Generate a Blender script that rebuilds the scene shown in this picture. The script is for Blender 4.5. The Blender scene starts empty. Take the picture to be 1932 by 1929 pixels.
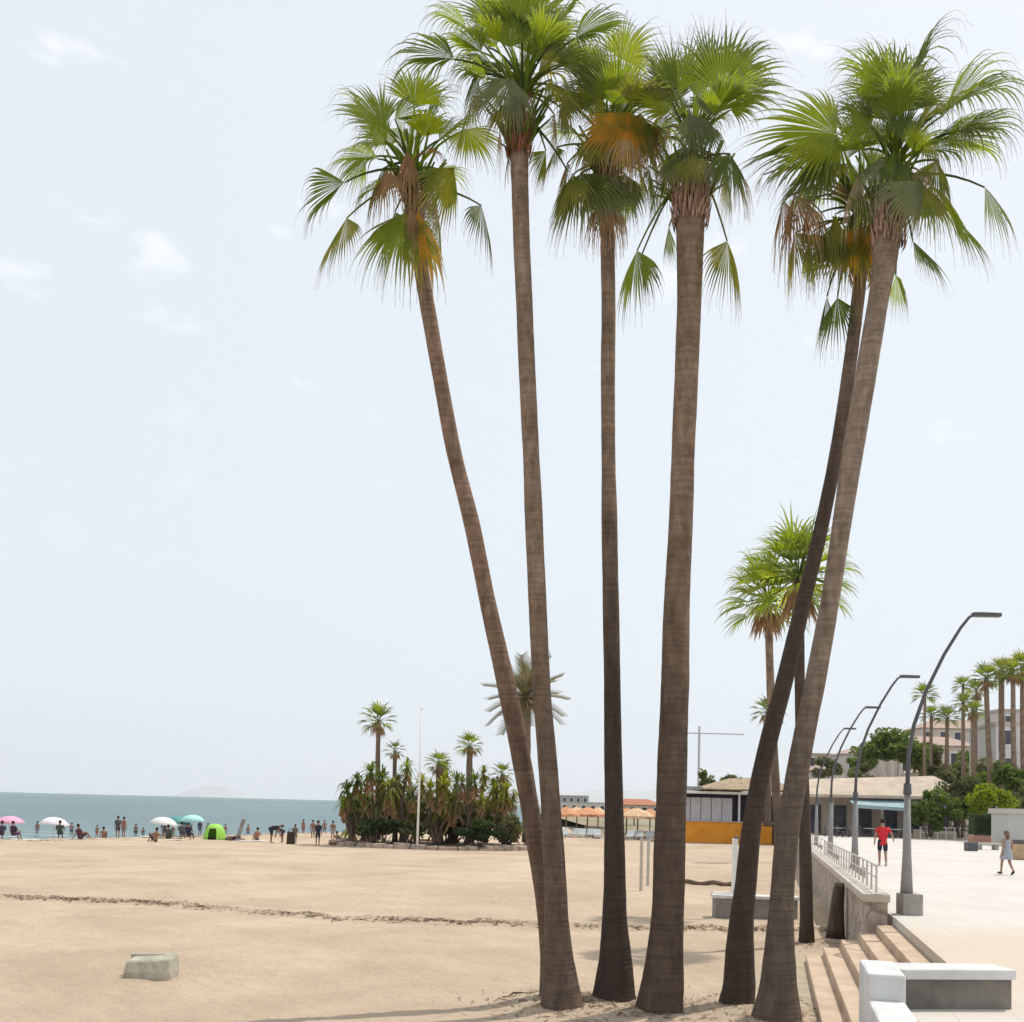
import bpy, bmesh, math, random
from mathutils import Vector, Matrix, noise
PI = math.pi
S = bpy.context.scene
C = S.collection
rng = random.Random(7)
V = Vector

# ------------------------------------------------------------------ camera
W_, H_ = 1932., 1929.
FOC = 1932.; PITCH = math.radians(2.5); ROLL = math.radians(1.45)
CAM = V((0, 0, 2.0))
cF = V((0, math.cos(PITCH), math.sin(PITCH))); r0 = V((1, 0, 0)); u0 = V((0, -math.sin(PITCH), math.cos(PITCH)))
cR = r0*math.cos(ROLL) + u0*math.sin(ROLL)
cU = -r0*math.sin(ROLL) + u0*math.cos(ROLL)
SHY = (553.5 - FOC*math.tan(PITCH))/W_
def ray(px, py):
    return cF + cR*((px-W_/2)/FOC) + cU*((H_/2-py)/FOC + SHY*W_/FOC)
def G(px, py, z=-1.0):
    v = ray(px, py); return CAM + v*((z-CAM.z)/v.z)
def P(px, py, d):
    v = ray(px, py); return CAM + v*(d/v.y)
cam = bpy.data.cameras.new('camera'); co = bpy.data.objects.new('camera', cam); C.objects.link(co)
M = Matrix((cR, cU, -cF)).transposed().to_4x4(); M.translation = CAM
co.matrix_world = M
cam.sensor_fit = 'HORIZONTAL'; cam.sensor_width = 36; cam.lens = 36*FOC/W_; cam.shift_y = SHY
cam.clip_end = 60000; cam.clip_start = .1
S.camera = co

# ------------------------------------------------------------------ world and sun
SUN_EL = math.radians(63); SUN_DIR = V((.84, .545, 0)).normalized()
w = bpy.data.worlds.new('World'); S.world = w; w.use_nodes = True
nt = w.node_tree; nt.nodes.clear()
def N(nt, t, **k):
    n = nt.nodes.new(t)
    for a, b in k.items(): setattr(n, a, b)
    return n
out = N(nt, 'ShaderNodeOutputWorld'); bg = N(nt, 'ShaderNodeBackground'); bg.inputs[1].default_value = .1
sky = N(nt, 'ShaderNodeTexSky', sky_type='NISHITA', sun_disc=False, sun_elevation=SUN_EL,
        sun_rotation=math.atan2(SUN_DIR.x, SUN_DIR.y), air_density=1.0, dust_density=3.5, ozone_density=1.5, altitude=0)
mix = N(nt, 'ShaderNodeMix', data_type='RGBA'); mix.inputs[0].default_value = .76
nt.links.new(sky.outputs[0], mix.inputs[6]); mix.inputs[7].default_value = (9.5, 10.05, 10.5, 1)
tc = N(nt, 'ShaderNodeTexCoord'); mp = N(nt, 'ShaderNodeMapping'); mp.inputs['Scale'].default_value = (5.2, 5.2, 9.5)
mp.inputs['Location'].default_value = (.35, .1, .62)
nz = N(nt, 'ShaderNodeTexNoise'); nz.inputs['Scale'].default_value = 2.1; nz.inputs['Detail'].default_value = 5; nz.inputs['Roughness'].default_value = .55
cr = N(nt, 'ShaderNodeValToRGB'); cr.color_ramp.elements[0].position = .60; cr.color_ramp.elements[1].position = .84
cr.color_ramp.elements[1].color = (.75, .75, .75, 1)
nt.links.new(tc.outputs['Generated'], mp.inputs[0]); nt.links.new(mp.outputs[0], nz.inputs[0]); nt.links.new(nz.outputs[0], cr.inputs[0])
sx = N(nt, 'ShaderNodeSeparateXYZ'); nt.links.new(tc.outputs['Generated'], sx.inputs[0])
fade = N(nt, 'ShaderNodeMapRange'); fade.inputs['From Min'].default_value = .2; fade.inputs['From Max'].default_value = .5; nt.links.new(sx.outputs['Z'], fade.inputs['Value'])
cm = N(nt, 'ShaderNodeMath', operation='MULTIPLY'); nt.links.new(cr.outputs[0], cm.inputs[0]); nt.links.new(fade.outputs[0], cm.inputs[1])
mix2 = N(nt, 'ShaderNodeMix', data_type='RGBA'); nt.links.new(cm.outputs[0], mix2.inputs[0])
nt.links.new(mix.outputs[2], mix2.inputs[6]); mix2.inputs[7].default_value = (12.0, 12.2, 12.4, 1)
nt.links.new(mix2.outputs[2], bg.inputs[0]); nt.links.new(bg.outputs[0], out.inputs[0])
sl = bpy.data.lights.new('sun', 'SUN'); sl.energy = 3.0; sl.angle = math.radians(.6); sl.color = (1, .95, .87)
so = bpy.data.objects.new('sun', sl); C.objects.link(so)
sd = V((SUN_DIR.x*math.cos(SUN_EL), SUN_DIR.y*math.cos(SUN_EL), math.sin(SUN_EL)))
so.rotation_euler = sd.to_track_quat('Z', 'Y').to_euler()
vs = S.view_settings; vs.view_transform = 'Standard'; vs.look = 'None'; vs.exposure = .06; vs.gamma = 1; vs.use_curve_mapping = False

# ------------------------------------------------------------------ materials
def mat(name, col, rough=.8, var=.12, scale=6., bump=0., bscale=30., col2=None, stretch=None, spec=.3, metal=0, detail=6):
    m = bpy.data.materials.new(name); m.use_nodes = True; t = m.node_tree
    b = t.nodes['Principled BSDF']; b.inputs['Roughness'].default_value = rough
    b.inputs['Specular IOR Level'].default_value = spec; b.inputs['Metallic'].default_value = metal
    tcn = N(t, 'ShaderNodeTexCoord'); src = tcn.outputs['Object']
    if stretch:
        mpn = N(t, 'ShaderNodeMapping'); mpn.inputs['Scale'].default_value = stretch
        t.links.new(src, mpn.inputs[0]); src = mpn.outputs[0]
    n = N(t, 'ShaderNodeTexNoise'); n.inputs['Scale'].default_value = scale; n.inputs['Detail'].default_value = detail
    n.inputs['Roughness'].default_value = .62
    t.links.new(src, n.inputs[0])
    r = N(t, 'ShaderNodeValToRGB'); e = r.color_ramp.elements; e[0].position = .3; e[1].position = .72
    lo = col2 or tuple(c*(1-var*2) for c in col); hi = tuple(min(1, c*(1+var)) for c in col)
    e[0].color = (*lo, 1); e[1].color = (*hi, 1)
    t.links.new(n.outputs[0], r.inputs[0]); t.links.new(r.outputs[0], b.inputs['Base Color'])
    if bump:
        n2 = N(t, 'ShaderNodeTexNoise'); n2.inputs['Scale'].default_value = bscale; n2.inputs['Detail'].default_value = 6
        t.links.new(src, n2.inputs[0])
        bp = N(t, 'ShaderNodeBump'); bp.inputs['Strength'].default_value = bump; bp.inputs['Distance'].default_value = .03
        t.links.new(n2.outputs[0], bp.inputs['Height']); t.links.new(bp.outputs[0], b.inputs['Normal'])
    return m
def leafmat(name, col, trans, tipcol, tfac=.45, rough=.55, patch=None, ptrans=None):
    m = bpy.data.materials.new(name); m.use_nodes = True; t = m.node_tree
    b = t.nodes['Principled BSDF']; o = t.nodes['Material Output']
    b.inputs['Roughness'].default_value = rough; b.inputs['Specular IOR Level'].default_value = .2
    at = N(t, 'ShaderNodeAttribute', attribute_name='tip')
    tcn = N(t, 'ShaderNodeTexCoord')
    n = N(t, 'ShaderNodeTexNoise'); n.inputs['Scale'].default_value = 3.5; n.inputs['Detail'].default_value = 5
    t.links.new(tcn.outputs['Object'], n.inputs[0])
    r = N(t, 'ShaderNodeValToRGB'); e = r.color_ramp.elements; e[0].position = .32; e[1].position = .7
    e[0].color = (*(patch or [c*.6 for c in col]), 1); e[1].color = (*[min(1, c*1.35) for c in col], 1)
    t.links.new(n.outputs[0], r.inputs[0])
    mx = N(t, 'ShaderNodeMix', data_type='RGBA'); t.links.new(at.outputs['Fac'], mx.inputs[0])
    t.links.new(r.outputs[0], mx.inputs[6]); mx.inputs[7].default_value = (*tipcol, 1)
    t.links.new(mx.outputs[2], b.inputs['Base Color'])
    tr = N(t, 'ShaderNodeBsdfTranslucent')
    mx3 = N(t, 'ShaderNodeMix', data_type='RGBA'); t.links.new(at.outputs['Fac'], mx3.inputs[0])
    if ptrans:
        r5 = N(t, 'ShaderNodeValToRGB'); e5 = r5.color_ramp.elements; e5[0].position = .36; e5[1].position = .58; e5[0].color = (*ptrans, 1); e5[1].color = (*trans, 1)
        t.links.new(n.outputs[0], r5.inputs[0]); t.links.new(r5.outputs[0], mx3.inputs[6])
    mx3.inputs[6].default_value = (*trans, 1); mx3.inputs[7].default_value = (*tipcol, 1)
    t.links.new(mx3.outputs[2], tr.inputs[0])
    ms = N(t, 'ShaderNodeMixShader'); ms.inputs[0].default_value = tfac
    t.links.new(b.outputs[0], ms.inputs[1]); t.links.new(tr.outputs[0], ms.inputs[2]); t.links.new(ms.outputs[0], o.inputs[0])
    return m
TIP = (.27, .27, .19)
LM = {
 'g': leafmat('palm_leaf_green', (.122, .165, .028), (.40, .50, .022), TIP, .5),
 'd': leafmat('palm_leaf_dark', (.082, .115, .03), (.22, .30, .022), TIP, .43),
 'l': leafmat('palm_leaf_lime_backlit', (.23, .28, .02), (.55, .63, .02), (.24, .27, .12), .6),  # brighter leaf copy: the glow of sun through the blade is in the colour
 'y': leafmat('palm_leaf_yellowing', (.20, .21, .03), (.46, .40, .03), (.28, .22, .12), .5, patch=(.10, .14, .03), ptrans=(.26, .34, .02)),
 'o': leafmat('palm_leaf_orange', (.50, .26, .035), (.85, .46, .03), (.40, .27, .13), .6, patch=(.17, .19, .03), ptrans=(.34, .38, .03)),
 'b': leafmat('palm_leaf_dry', (.34, .215, .12), (.42, .24, .10), (.42, .32, .21), .42, .8),
 's': leafmat('palm_leaf_straw', (.50, .40, .26), (.52, .38, .22), (.52, .43, .31), .42, .8),
 'x': leafmat('date_leaf_olive', (.17, .15, .085), (.2, .17, .06), (.22, .19, .12), .35),
 'a': leafmat('palm_leaf_ashy', (.18, .20, .105), (.26, .31, .08), (.27, .26, .18), .45),
}
def trunkmat(name, hi, lo, dark=0., dark_z=4.):
    m = mat(name, hi, .92, scale=1.5, col2=lo, stretch=(4, 4, 1.3), bump=.0, spec=.15, detail=8)
    t = m.node_tree; b = t.nodes['Principled BSDF']
    tcn = N(t, 'ShaderNodeTexCoord')
    def nz(scale, st, det=7, rough=.6):
        mp1 = N(t, 'ShaderNodeMapping'); mp1.inputs['Scale'].default_value = st
        n2 = N(t, 'ShaderNodeTexNoise'); n2.inputs['Scale'].default_value = scale; n2.inputs['Detail'].default_value = det; n2.inputs['Roughness'].default_value = rough
        t.links.new(tcn.outputs['Object'], mp1.inputs[0]); t.links.new(mp1.outputs[0], n2.inputs[0]); return n2
    ring = nz(1., (.9, .9, 19), 3, .5); fib = nz(1., (13, 13, 7), 8, .7)
    ad = N(t, 'ShaderNodeMath', operation='ADD'); t.links.new(ring.outputs[0], ad.inputs[0]); t.links.new(fib.outputs[0], ad.inputs[1])
    bp = N(t, 'ShaderNodeBump'); bp.inputs['Strength'].default_value = .8; bp.inputs['Distance'].default_value = .035
    t.links.new(ad.outputs[0], bp.inputs['Height']); t.links.new(bp.outputs[0], b.inputs['Normal'])
    rp = [n for n in t.nodes if n.type == 'VALTORGB'][0]
    mx = N(t, 'ShaderNodeMix', data_type='RGBA', blend_type='MULTIPLY'); mx.inputs[0].default_value = .5
    r2 = N(t, 'ShaderNodeValToRGB'); r2.color_ramp.elements[0].position = .85; r2.color_ramp.elements[1].position = 1.08
    hlf = N(t, 'ShaderNodeMath', operation='MULTIPLY'); hlf.inputs[1].default_value = 1.0
    r2.color_ramp.elements[0].position = .42; r2.color_ramp.elements[1].position = .56; hlf.inputs[1].default_value = .5
    r2.color_ramp.elements[0].color = (.42, .39, .37, 1)
    t.links.new(ad.outputs[0], hlf.inputs[0]); t.links.new(hlf.outputs[0], r2.inputs[0]); t.links.new(rp.outputs[0], mx.inputs[6]); t.links.new(r2.outputs[0], mx.inputs[7])
    last = mx.outputs[2]
    if dark:  # lower trunk mixed towards near black, with an irregular upper limit
        sp = N(t, 'ShaderNodeSeparateXYZ'); t.links.new(tcn.outputs['Object'], sp.inputs[0])
        sn = nz(1., (2.2, 2.2, .8), 6)
        ma = N(t, 'ShaderNodeMath', operation='MULTIPLY_ADD'); ma.inputs[1].default_value = -7.; t.links.new(sn.outputs[0], ma.inputs[0]); t.links.new(sp.outputs['Z'], ma.inputs[2])
        mr = N(t, 'ShaderNodeMapRange'); mr.inputs['From Min'].default_value = dark_z-5.5; mr.inputs['From Max'].default_value = dark_z-1.5; mr.inputs['To Min'].default_value = dark; mr.inputs['To Max'].default_value = 0
        t.links.new(ma.outputs[0], mr.inputs['Value'])
        m3 = N(t, 'ShaderNodeMix', data_type='RGBA'); t.links.new(mr.outputs[0], m3.inputs[0]); t.links.new(last, m3.inputs[6]); m3.inputs[7].default_value = (.040, .030, .025, 1); last = m3.outputs[2]
    t.links.new(last, b.inputs['Base Color'])
    return m
TM = {'m': trunkmat('palm_bark', (.33, .24, .175), (.165, .118, .088), .55, 4.8),
      'r': trunkmat('palm_bark_reddish', (.33, .225, .16), (.17, .11, .078), .5, 4.8),
      'y': trunkmat('palm_bark_greyish', (.34, .265, .205), (.19, .145, .11), .62, 4.6),
      'w': trunkmat('palm_bark_brown', (.315, .225, .16), (.17, .118, .085), .68, 5.6),
      'k': trunkmat('palm_bark_dark', (.15, .11, .085), (.055, .042, .035)),
      's': trunkmat('palm_bark_dark_low', (.31, .225, .165), (.165, .118, .085), .84, 6.6),
      't': trunkmat('palm_bark_dark_high', (.29, .21, .155), (.14, .10, .075), .76, 9.5)}
M_boot = mat('leaf_base_tan', (.36, .22, .15), .85, .2, 12, .4, 40)
M_bootr = mat('leaf_base_red', (.27, .10, .06), .8, .25, 12, .4, 40)
M_boott = mat('leaf_base_pinkish', (.42, .27, .21), .85, .2, 12, .4, 40)
M_pet = mat('leaf_stalk_green', (.16, .19, .06), .5, .2, 6)
M_white = mat('white_paint', (.78, .78, .77), .6, .05, 3, .05)
M_conc = mat('grey_concrete', (.36, .34, .31), .85, .14, 3, .25, 30)
M_concd = mat('dark_concrete', (.25, .235, .21), .85, .2, 2.5, .25, 30)
M_lamp = mat('lamp_grey', (.27, .26, .26), .6, .08, 3, .0)
M_lampd = mat('lamp_dark', (.10, .10, .11), .5, .08, 3)

# ------------------------------------------------------------------ mesh helpers
class MB:
    def __init__(s): s.v = []; s.f = []; s.t = []
    def add(s, p, tip=0.): s.v.append(tuple(p)); s.t.append(tip); return len(s.v)-1
    def box(s, c, size, rz=0., taper=1.):
        ca, sa = math.cos(rz), math.sin(rz); b = len(s.v)
        for dz in (-.5, .5):
            k = taper if dz > 0 else 1
            for dx, dy in ((-.5, -.5), (.5, -.5), (.5, .5), (-.5, .5)):
                x, y = dx*size[0]*k, dy*size[1]*k
                s.add((c[0]+x*ca-y*sa, c[1]+x*sa+y*ca, c[2]+dz*size[2]))
        for q in ((3, 2, 1, 0), (4, 5, 6, 7), (0, 1, 5, 4), (1, 2, 6, 5), (2, 3, 7, 6), (3, 0, 4, 7)): s.f.append([b+i for i in q])
        return s
    def prism(s, poly, z0, z1):
        b = len(s.v); n = len(poly)
        for z in (z0, z1):
            for p in poly: s.add((p[0], p[1], z))
        s.f.append([b+i for i in range(n)][::-1]); s.f.append([b+n+i for i in range(n)])
        for i in range(n):
            j = (i+1) % n; s.f.append([b+i, b+j, b+n+j, b+n+i])
        return s
    def tube(s, pts, rad, n=10, cap=True, jit=0.):
        pts = [V(p) for p in pts]; b = len(s.v); m = len(pts)
        prev = None
        for i, p in enumerate(pts):
            d = (pts[min(i+1, m-1)]-pts[max(i-1, 0)]); d = d.normalized() if d.length > 1e-9 else V((0, 0, 1))
            if prev is None:
                a = V((1, 0, 0)) if abs(d.x) < .9 else V((0, 1, 0))
            else: a = prev
            a = (a - d*a.dot(d)).normalized(); prev = a; c = d.cross(a)
            r = rad[i] if isinstance(rad, (list, tuple)) else rad
            for k in range(n):
                an = 2*PI*k/n; rr = r*(1+(rng.uniform(-jit, jit) if jit else 0))
                s.add(p + (a*math.cos(an)+c*math.sin(an))*rr)
        for i in range(m-1):
            for k in range(n):
                k2 = (k+1) % n
                s.f.append([b+i*n+k, b+i*n+k2, b+(i+1)*n+k2, b+(i+1)*n+k])
        if cap:
            s.f.append([b+k for k in range(n)][::-1]); s.f.append([b+(m-1)*n+k for k in range(n)])
        return s
    def ball(s, c, r, n=8, sc=(1, 1, 1)):
        b = len(s.v); rows = max(4, n//2+1)
        for i in range(rows+1):
            th = PI*i/rows
            for k in range(n):
                a = 2*PI*k/n
                s.add((c[0]+r*sc[0]*math.sin(th)*math.cos(a), c[1]+r*sc[1]*math.sin(th)*math.sin(a), c[2]+r*sc[2]*math.cos(th)))
        for i in range(rows):
            for k in range(n):
                k2 = (k+1) % n; s.f.append([b+i*n+k, b+(i+1)*n+k, b+(i+1)*n+k2, b+i*n+k2])
        return s
    def quad(s, a, b, c, d):
        i = [s.add(x) for x in (a, b, c, d)]; s.f.append(i); return s
    def build(s, name, m, parent=None, smooth=False, bevel=0.):
        me = bpy.data.meshes.new(name); me.from_pydata(s.v, [], s.f); me.update()
        if m: me.materials.append(m)
        if any(s.t):
            at = me.attributes.new('tip', 'FLOAT', 'POINT'); at.data.foreach_set('value', s.t)
        if smooth: me.polygons.foreach_set('use_smooth', [True]*len(me.polygons))
        o = bpy.data.objects.new(name, me); C.objects.link(o)
        if parent: o.parent = parent
        if bevel:
            bv = o.modifiers.new('bevel', 'BEVEL'); bv.width = bevel; bv.segments = 2; bv.limit_method = 'ANGLE'
        return o
def thing(name, label, cat, loc=(0, 0, 0), rz=0, group=None):
    o = bpy.data.objects.new(name, None); C.objects.link(o); o.location = loc; o.rotation_euler = (0, 0, rz)
    o.empty_display_size = .2
    o['label'] = label; o['category'] = cat
    if group: o['group'] = group
    return o
def tag(o, label, cat, group=None):
    o['label'] = label; o['category'] = cat
    if group: o['group'] = group
    return o
def struct(o, kind='structure'): o['kind'] = kind; return o
def at(o, loc, rz=0): o.location = loc; o.rotation_euler = (0, 0, rz); return o

# ------------------------------------------------------------------ ground, sea
def shore(x): return 84+max(0., x+30)*2.1
RIDGE = [(-60, 33.5), (-30, 30.6), (-14.4, 29.1), (-9.85, 28.5), (-4.24, 26.0), (.7, 25.75), (3.9, 25.75), (9, 26.2), (40, 30)]
BASES = [(G(px, py).x, G(px, py).y) for px, py in ((1034, 1893), (1062, 1912), (1156, 1900), (1245, 1917), (1390, 1905), (1470, 1930), (1524, 1785))]
def ridge_y(x):
    for (x0, y0), (x1, y1) in zip(RIDGE, RIDGE[1:]):
        if x0 <= x <= x1: return y0+(y1-y0)*(x-x0)/(x1-x0)
    return 33
def sstep(a, b, x):
    t = max(0., min(1., (x-a)/(b-a))); return t*t*(3-2*t)
def sand_z(x, y):
    n1 = noise.noise(V((x*.12, y*.12, 3))); n2 = noise.noise(V((x*.7, y*.7, 8))); n3 = noise.noise(V((x*2.6, y*2.6, 1)))
    near = 1-sstep(20, 60, y)
    z = -1.0 + .05*n1 + .025*n2*(1-.5*near) + .022*n3*near
    yr = ridge_y(x) + .25*noise.noise(V((x*.9, 2, 5)))
    d = y-yr
    z += .11*math.exp(-((d-.25)/.55)**2)*(1+.6*noise.noise(V((x*1.3, 7, 7)))) * (1 if d > 0 else math.exp(-(d/.12)**2)) - .04*math.exp(-((d+.4)/.4)**2)
    for bx_, by_ in BASES:
        dd = (x-bx_)**2+(y-by_)**2
        if dd < 4: z += .085*math.exp(-dd/.5)
    n4 = noise.noise(V((x*6.5, y*6.5, 4))); z += (.022*n4-.075*max(0, noise.noise(V((x*3.1, y*3.1, 9)))-.12))*near*(.6+.6*noise.noise(V((x*.25, y*.25, 6))))
    ys = shore(x)
    z += .16*math.exp(-((y-(ys-25))/3.5)**2)
    z -= .8*sstep(ys-22, ys, y) + 2.6*sstep(ys, ys+60, y)
    return z
M_sand = mat('beach_sand', (.575, .46, .345), .95, .05, .42, .0, 8, col2=(.50, .395, .292), spec=.1)
t = M_sand.node_tree; b = t.nodes['Principled BSDF']
tcn = N(t, 'ShaderNodeTexCoord'); 
na = N(t, 'ShaderNodeTexNoise'); na.inputs['Scale'].default_value = 5.5; na.inputs['Detail'].default_value = 8; na.inputs['Roughness'].default_value = .65
vo = N(t, 'ShaderNodeTexVoronoi'); vo.inputs['Scale'].default_value = 2.6; vo.inputs['Randomness'].default_value = 1
t.links.new(tcn.outputs['Object'], na.inputs[0]); t.links.new(tcn.outputs['Object'], vo.inputs[0])
ad = N(t, 'ShaderNodeMath', operation='MULTIPLY_ADD'); ad.inputs[1].default_value = .45
t.links.new(vo.outputs['Distance'], ad.inputs[0]); t.links.new(na.outputs[0], ad.inputs[2])
bp = N(t, 'ShaderNodeBump'); bp.inputs['Strength'].default_value = .8; bp.inputs['Distance'].default_value = .12
t.links.new(ad.outputs[0], bp.inputs['Height']); t.links.new(bp.outputs[0], b.inputs['Normal'])
rp = [n for n in t.nodes if n.type == 'VALTORGB'][0]
nb = N(t, 'ShaderNodeTexNoise'); nb.inputs['Scale'].default_value = 55; nb.inputs['Detail'].default_value = 4
t.links.new(tcn.outputs['Object'], nb.inputs[0])
rb = N(t, 'ShaderNodeValToRGB'); rb.color_ramp.elements[0].position = .33; rb.color_ramp.elements[1].position = .5; rb.color_ramp.elements[0].color = (.72, .70, .68, 1)
t.links.new(nb.outputs[0], rb.inputs[0])
mx = N(t, 'ShaderNodeMix', data_type='RGBA', blend_type='MULTIPLY'); mx.inputs[0].default_value = .6
t.links.new(rp.outputs[0], mx.inputs[6]); t.links.new(rb.outputs[0], mx.inputs[7])
nl = N(t, 'ShaderNodeTexNoise'); nl.inputs['Scale'].default_value = .16; nl.inputs['Detail'].default_value = 7; nl.inputs['Roughness'].default_value = .68; nl.inputs['Distortion'].default_value = .6
t.links.new(tcn.outputs['Object'], nl.inputs[0]); rl_ = N(t, 'ShaderNodeValToRGB'); rl_.color_ramp.elements[0].position = .38; rl_.color_ramp.elements[1].position = .6
rl_.color_ramp.elements[0].color = (.80, .78, .76, 1); rl_.color_ramp.elements[1].color = (1.0, 1.0, 1.0, 1); t.links.new(nl.outputs[0], rl_.inputs[0])
mxl = N(t, 'ShaderNodeMix', data_type='RGBA', blend_type='MULTIPLY'); mxl.inputs[0].default_value = .8; t.links.new(mx.outputs[2], mxl.inputs[6]); t.links.new(rl_.outputs[0], mxl.inputs[7])
t.links.new(mxl.outputs[2], b.inputs['Base Color'])

def ground():
    mb = MB()
    ys = [-40, -20, -5, 5, 9]; y = 10.
    while y < 60: ys.append(y); y *= 1.0085
    while y < 330: ys.append(y); y *= 1.022
    ys += [400, 700, 1500, 5000, 14000]
    # fan of columns in x/y-slope so near rows are fine
    us = [-900, -120, -40] + [-26+i*.26 for i in range(int(56/.26))] + [40, 90, 300, 900]
    for yy in ys:
        k = max(9., min(yy, 1.e9))/26.
        for u in us:
            x = u*k if yy < 400 else u*15
            mb.add((x, yy, sand_z(x, yy) if 5 < yy < 500 else (-4 if yy >= 500 else -1)))
    n = len(us)
    for i in range(len(ys)-1):
        for j in range(n-1): mb.f.append([i*n+j, i*n+j+1, (i+1)*n+j+1, (i+1)*n+j])
    o = mb.build('beach_sand', M_sand, smooth=True); struct(o)
ground()

M_sea = bpy.data.materials.new('sea_water'); M_sea.use_nodes = True
t = M_sea.node_tree; b = t.nodes['Principled BSDF']
b.inputs['Roughness'].default_value = .3; b.inputs['IOR'].default_value = 1.33; b.inputs['Specular IOR Level'].default_value = .35
tcn = N(t, 'ShaderNodeTexCoord'); mp = N(t, 'ShaderNodeMapping'); mp.inputs['Scale'].default_value = (.018, .006, 1)
na = N(t, 'ShaderNodeTexNoise'); na.inputs['Scale'].default_value = 1; na.inputs['Detail'].default_value = 6
t.links.new(tcn.outputs['Object'], mp.inputs[0]); t.links.new(mp.outputs[0], na.inputs[0])
r = N(t, 'ShaderNodeValToRGB'); e = r.color_ramp.elements; e[0].position = .35; e[1].position = .68
e[0].color = (.045, .105, .118, 1); e[1].color = (.085, .16, .165, 1)
t.links.new(na.outputs[0], r.inputs[0]); t.links.new(r.outputs[0], b.inputs['Base Color'])
mp2 = N(t, 'ShaderNodeMapping'); mp2.inputs['Scale'].default_value = (.35, .9, 1)
nb = N(t, 'ShaderNodeTexNoise'); nb.inputs['Scale'].default_value = 1.; nb.inputs['Detail'].default_value = 8
t.links.new(tcn.outputs['Object'], mp2.inputs[0]); t.links.new(mp2.outputs[0], nb.inputs[0])
bp = N(t, 'ShaderNodeBump'); bp.inputs['Strength'].default_value = .9; bp.inputs['Distance'].default_value = .5
t.links.new(nb.outputs[0], bp.inputs['Height']); t.links.new(bp.outputs[0], b.inputs['Normal'])
SEA_Z = -1.78
mb = MB()
xs = [-9000, -3000, -800, -200, -60, -20, 0, 20, 60, 200, 800, 2500]
yl = [40, 70, 110, 180, 300, 700, 2000, 5000, 8000]
for y in yl:
    for x in xs: mb.add((x, y, SEA_Z))
for i in range(len(yl)-1):
    for j in range(len(xs)-1):
        k = len(xs); mb.f.append([i*k+j, i*k+j+1, (i+1)*k+j+1, (i+1)*k+j])
struct(mb.build('sea', M_sea))
# surf: thin wavering strips of foam along the shore
M_foam = mat('surf_foam', (.72, .76, .76), .9, .1, 3)
mb = MB()
for off, wd, z in ((1.2, .9, .03), (6, .7, .05), (13, .6, .06)):
    pr = None
    for i in range(120):
        x = -75+i*.8
        n0 = noise.noise(V((x*.12, off, 0))); wv = max(0, noise.noise(V((x*.21, off, 4)))+.25)*wd*1.6
        y = shore(x)+off+n0*1.4
        a, c = mb.add((x, y, SEA_Z+z)), mb.add((x, y+wv+.02, SEA_Z+z))
        if pr and wv > .1: mb.f.append([pr[0], a, c, pr[1]])
        pr = (a, c)
struct(mb.build('surf_foam', M_foam), 'stuff')

# far island and far coast
def far_ridge(name, d, pts, m, depth):
    mb = MB(); n = len(pts)
    for px, py, yb in pts:
        top = P(px, py, d); bot = P(px, yb+3, d); mb.add((bot.x, d-depth, min(bot.z, SEA_Z-2))); mb.add(top); mb.add((bot.x, d+depth, min(bot.z, SEA_Z-2)))
    for i in range(n-1):
        for k in range(2): mb.f.append([3*i+k, 3*i+3+k, 3*i+4+k, 3*i+1+k])
    return struct(mb.build(name, m, smooth=True))
M_isl = mat('far_hill_rock', (.45, .46, .46), .95, .08, .002)  # pale rock; part of the distance haze is put into this colour
pts = [(318+i*10, 1493.8+.0253*(318+i*10)+1.5-23*math.sin(PI*i/17)**1.2*(1+.15*noise.noise(V((i*.5, 0, 0)))), 1508) for i in range(18)]
far_ridge('far_hills', 7600, pts, M_isl, 300)
pts = [(1000+i*22, 1492-6*noise.noise(V((i*.4, 3, 0)))+(i/13-.5)**2*10, 1520) for i in range(28)]
far_ridge('far_hills', 3200, pts, M_isl, 200)

# dried seaweed along the ridge: countless scraps, one stuff object
M_weed = mat('dried_seaweed', (.34, .275, .20), .95, .2, 8)
mb = MB()
for i in range(6000):
    x = rng.uniform(-20, 12); dens = noise.noise(V((x*.35, 9, 2)))+.5+.35*noise.noise(V((x*1.5, 1, 2)))
    if rng.random() > dens+.2: continue
    y = ridge_y(x) + .25*noise.noise(V((x*.9, 2, 5))) + rng.gauss(-.05, .08)
    z = sand_z(x, y)+.012; a = rng.gauss(0, .5); l = rng.uniform(.05, .16); wd = rng.uniform(.005, .016); h = rng.uniform(.003, .014)
    dx, dy = math.cos(a)*l/2, math.sin(a)*l/2*.5
    q = (-math.sin(a)*wd, math.cos(a)*wd)
    mb.quad((x-dx, y-dy, z), (x+q[0], y+q[1], z+h*.5), (x+dx, y+dy, z), (x-q[0], y-q[1], z+h))
for i in range(1300):
    x = rng.uniform(-42, -8); y = shore(x)-26.5+rng.gauss(0, .6)
    if rng.random() > noise.noise(V((x*.25, 3, 2)))+.6: continue
    z = sand_z(x, y)+.012; a = rng.uniform(0, PI); l = rng.uniform(.1, .35); wd = rng.uniform(.02, .05); h = rng.uniform(.01, .05)
    dx, dy = math.cos(a)*l/2, math.sin(a)*l/2; q = (-math.sin(a)*wd, math.cos(a)*wd)
    mb.quad((x-dx, y-dy, z), (x+q[0], y+q[1], z+h*.5), (x+dx, y+dy, z), (x-q[0], y-q[1], z+h))
struct(mb.build('seaweed_line', M_weed), 'stuff')

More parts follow.
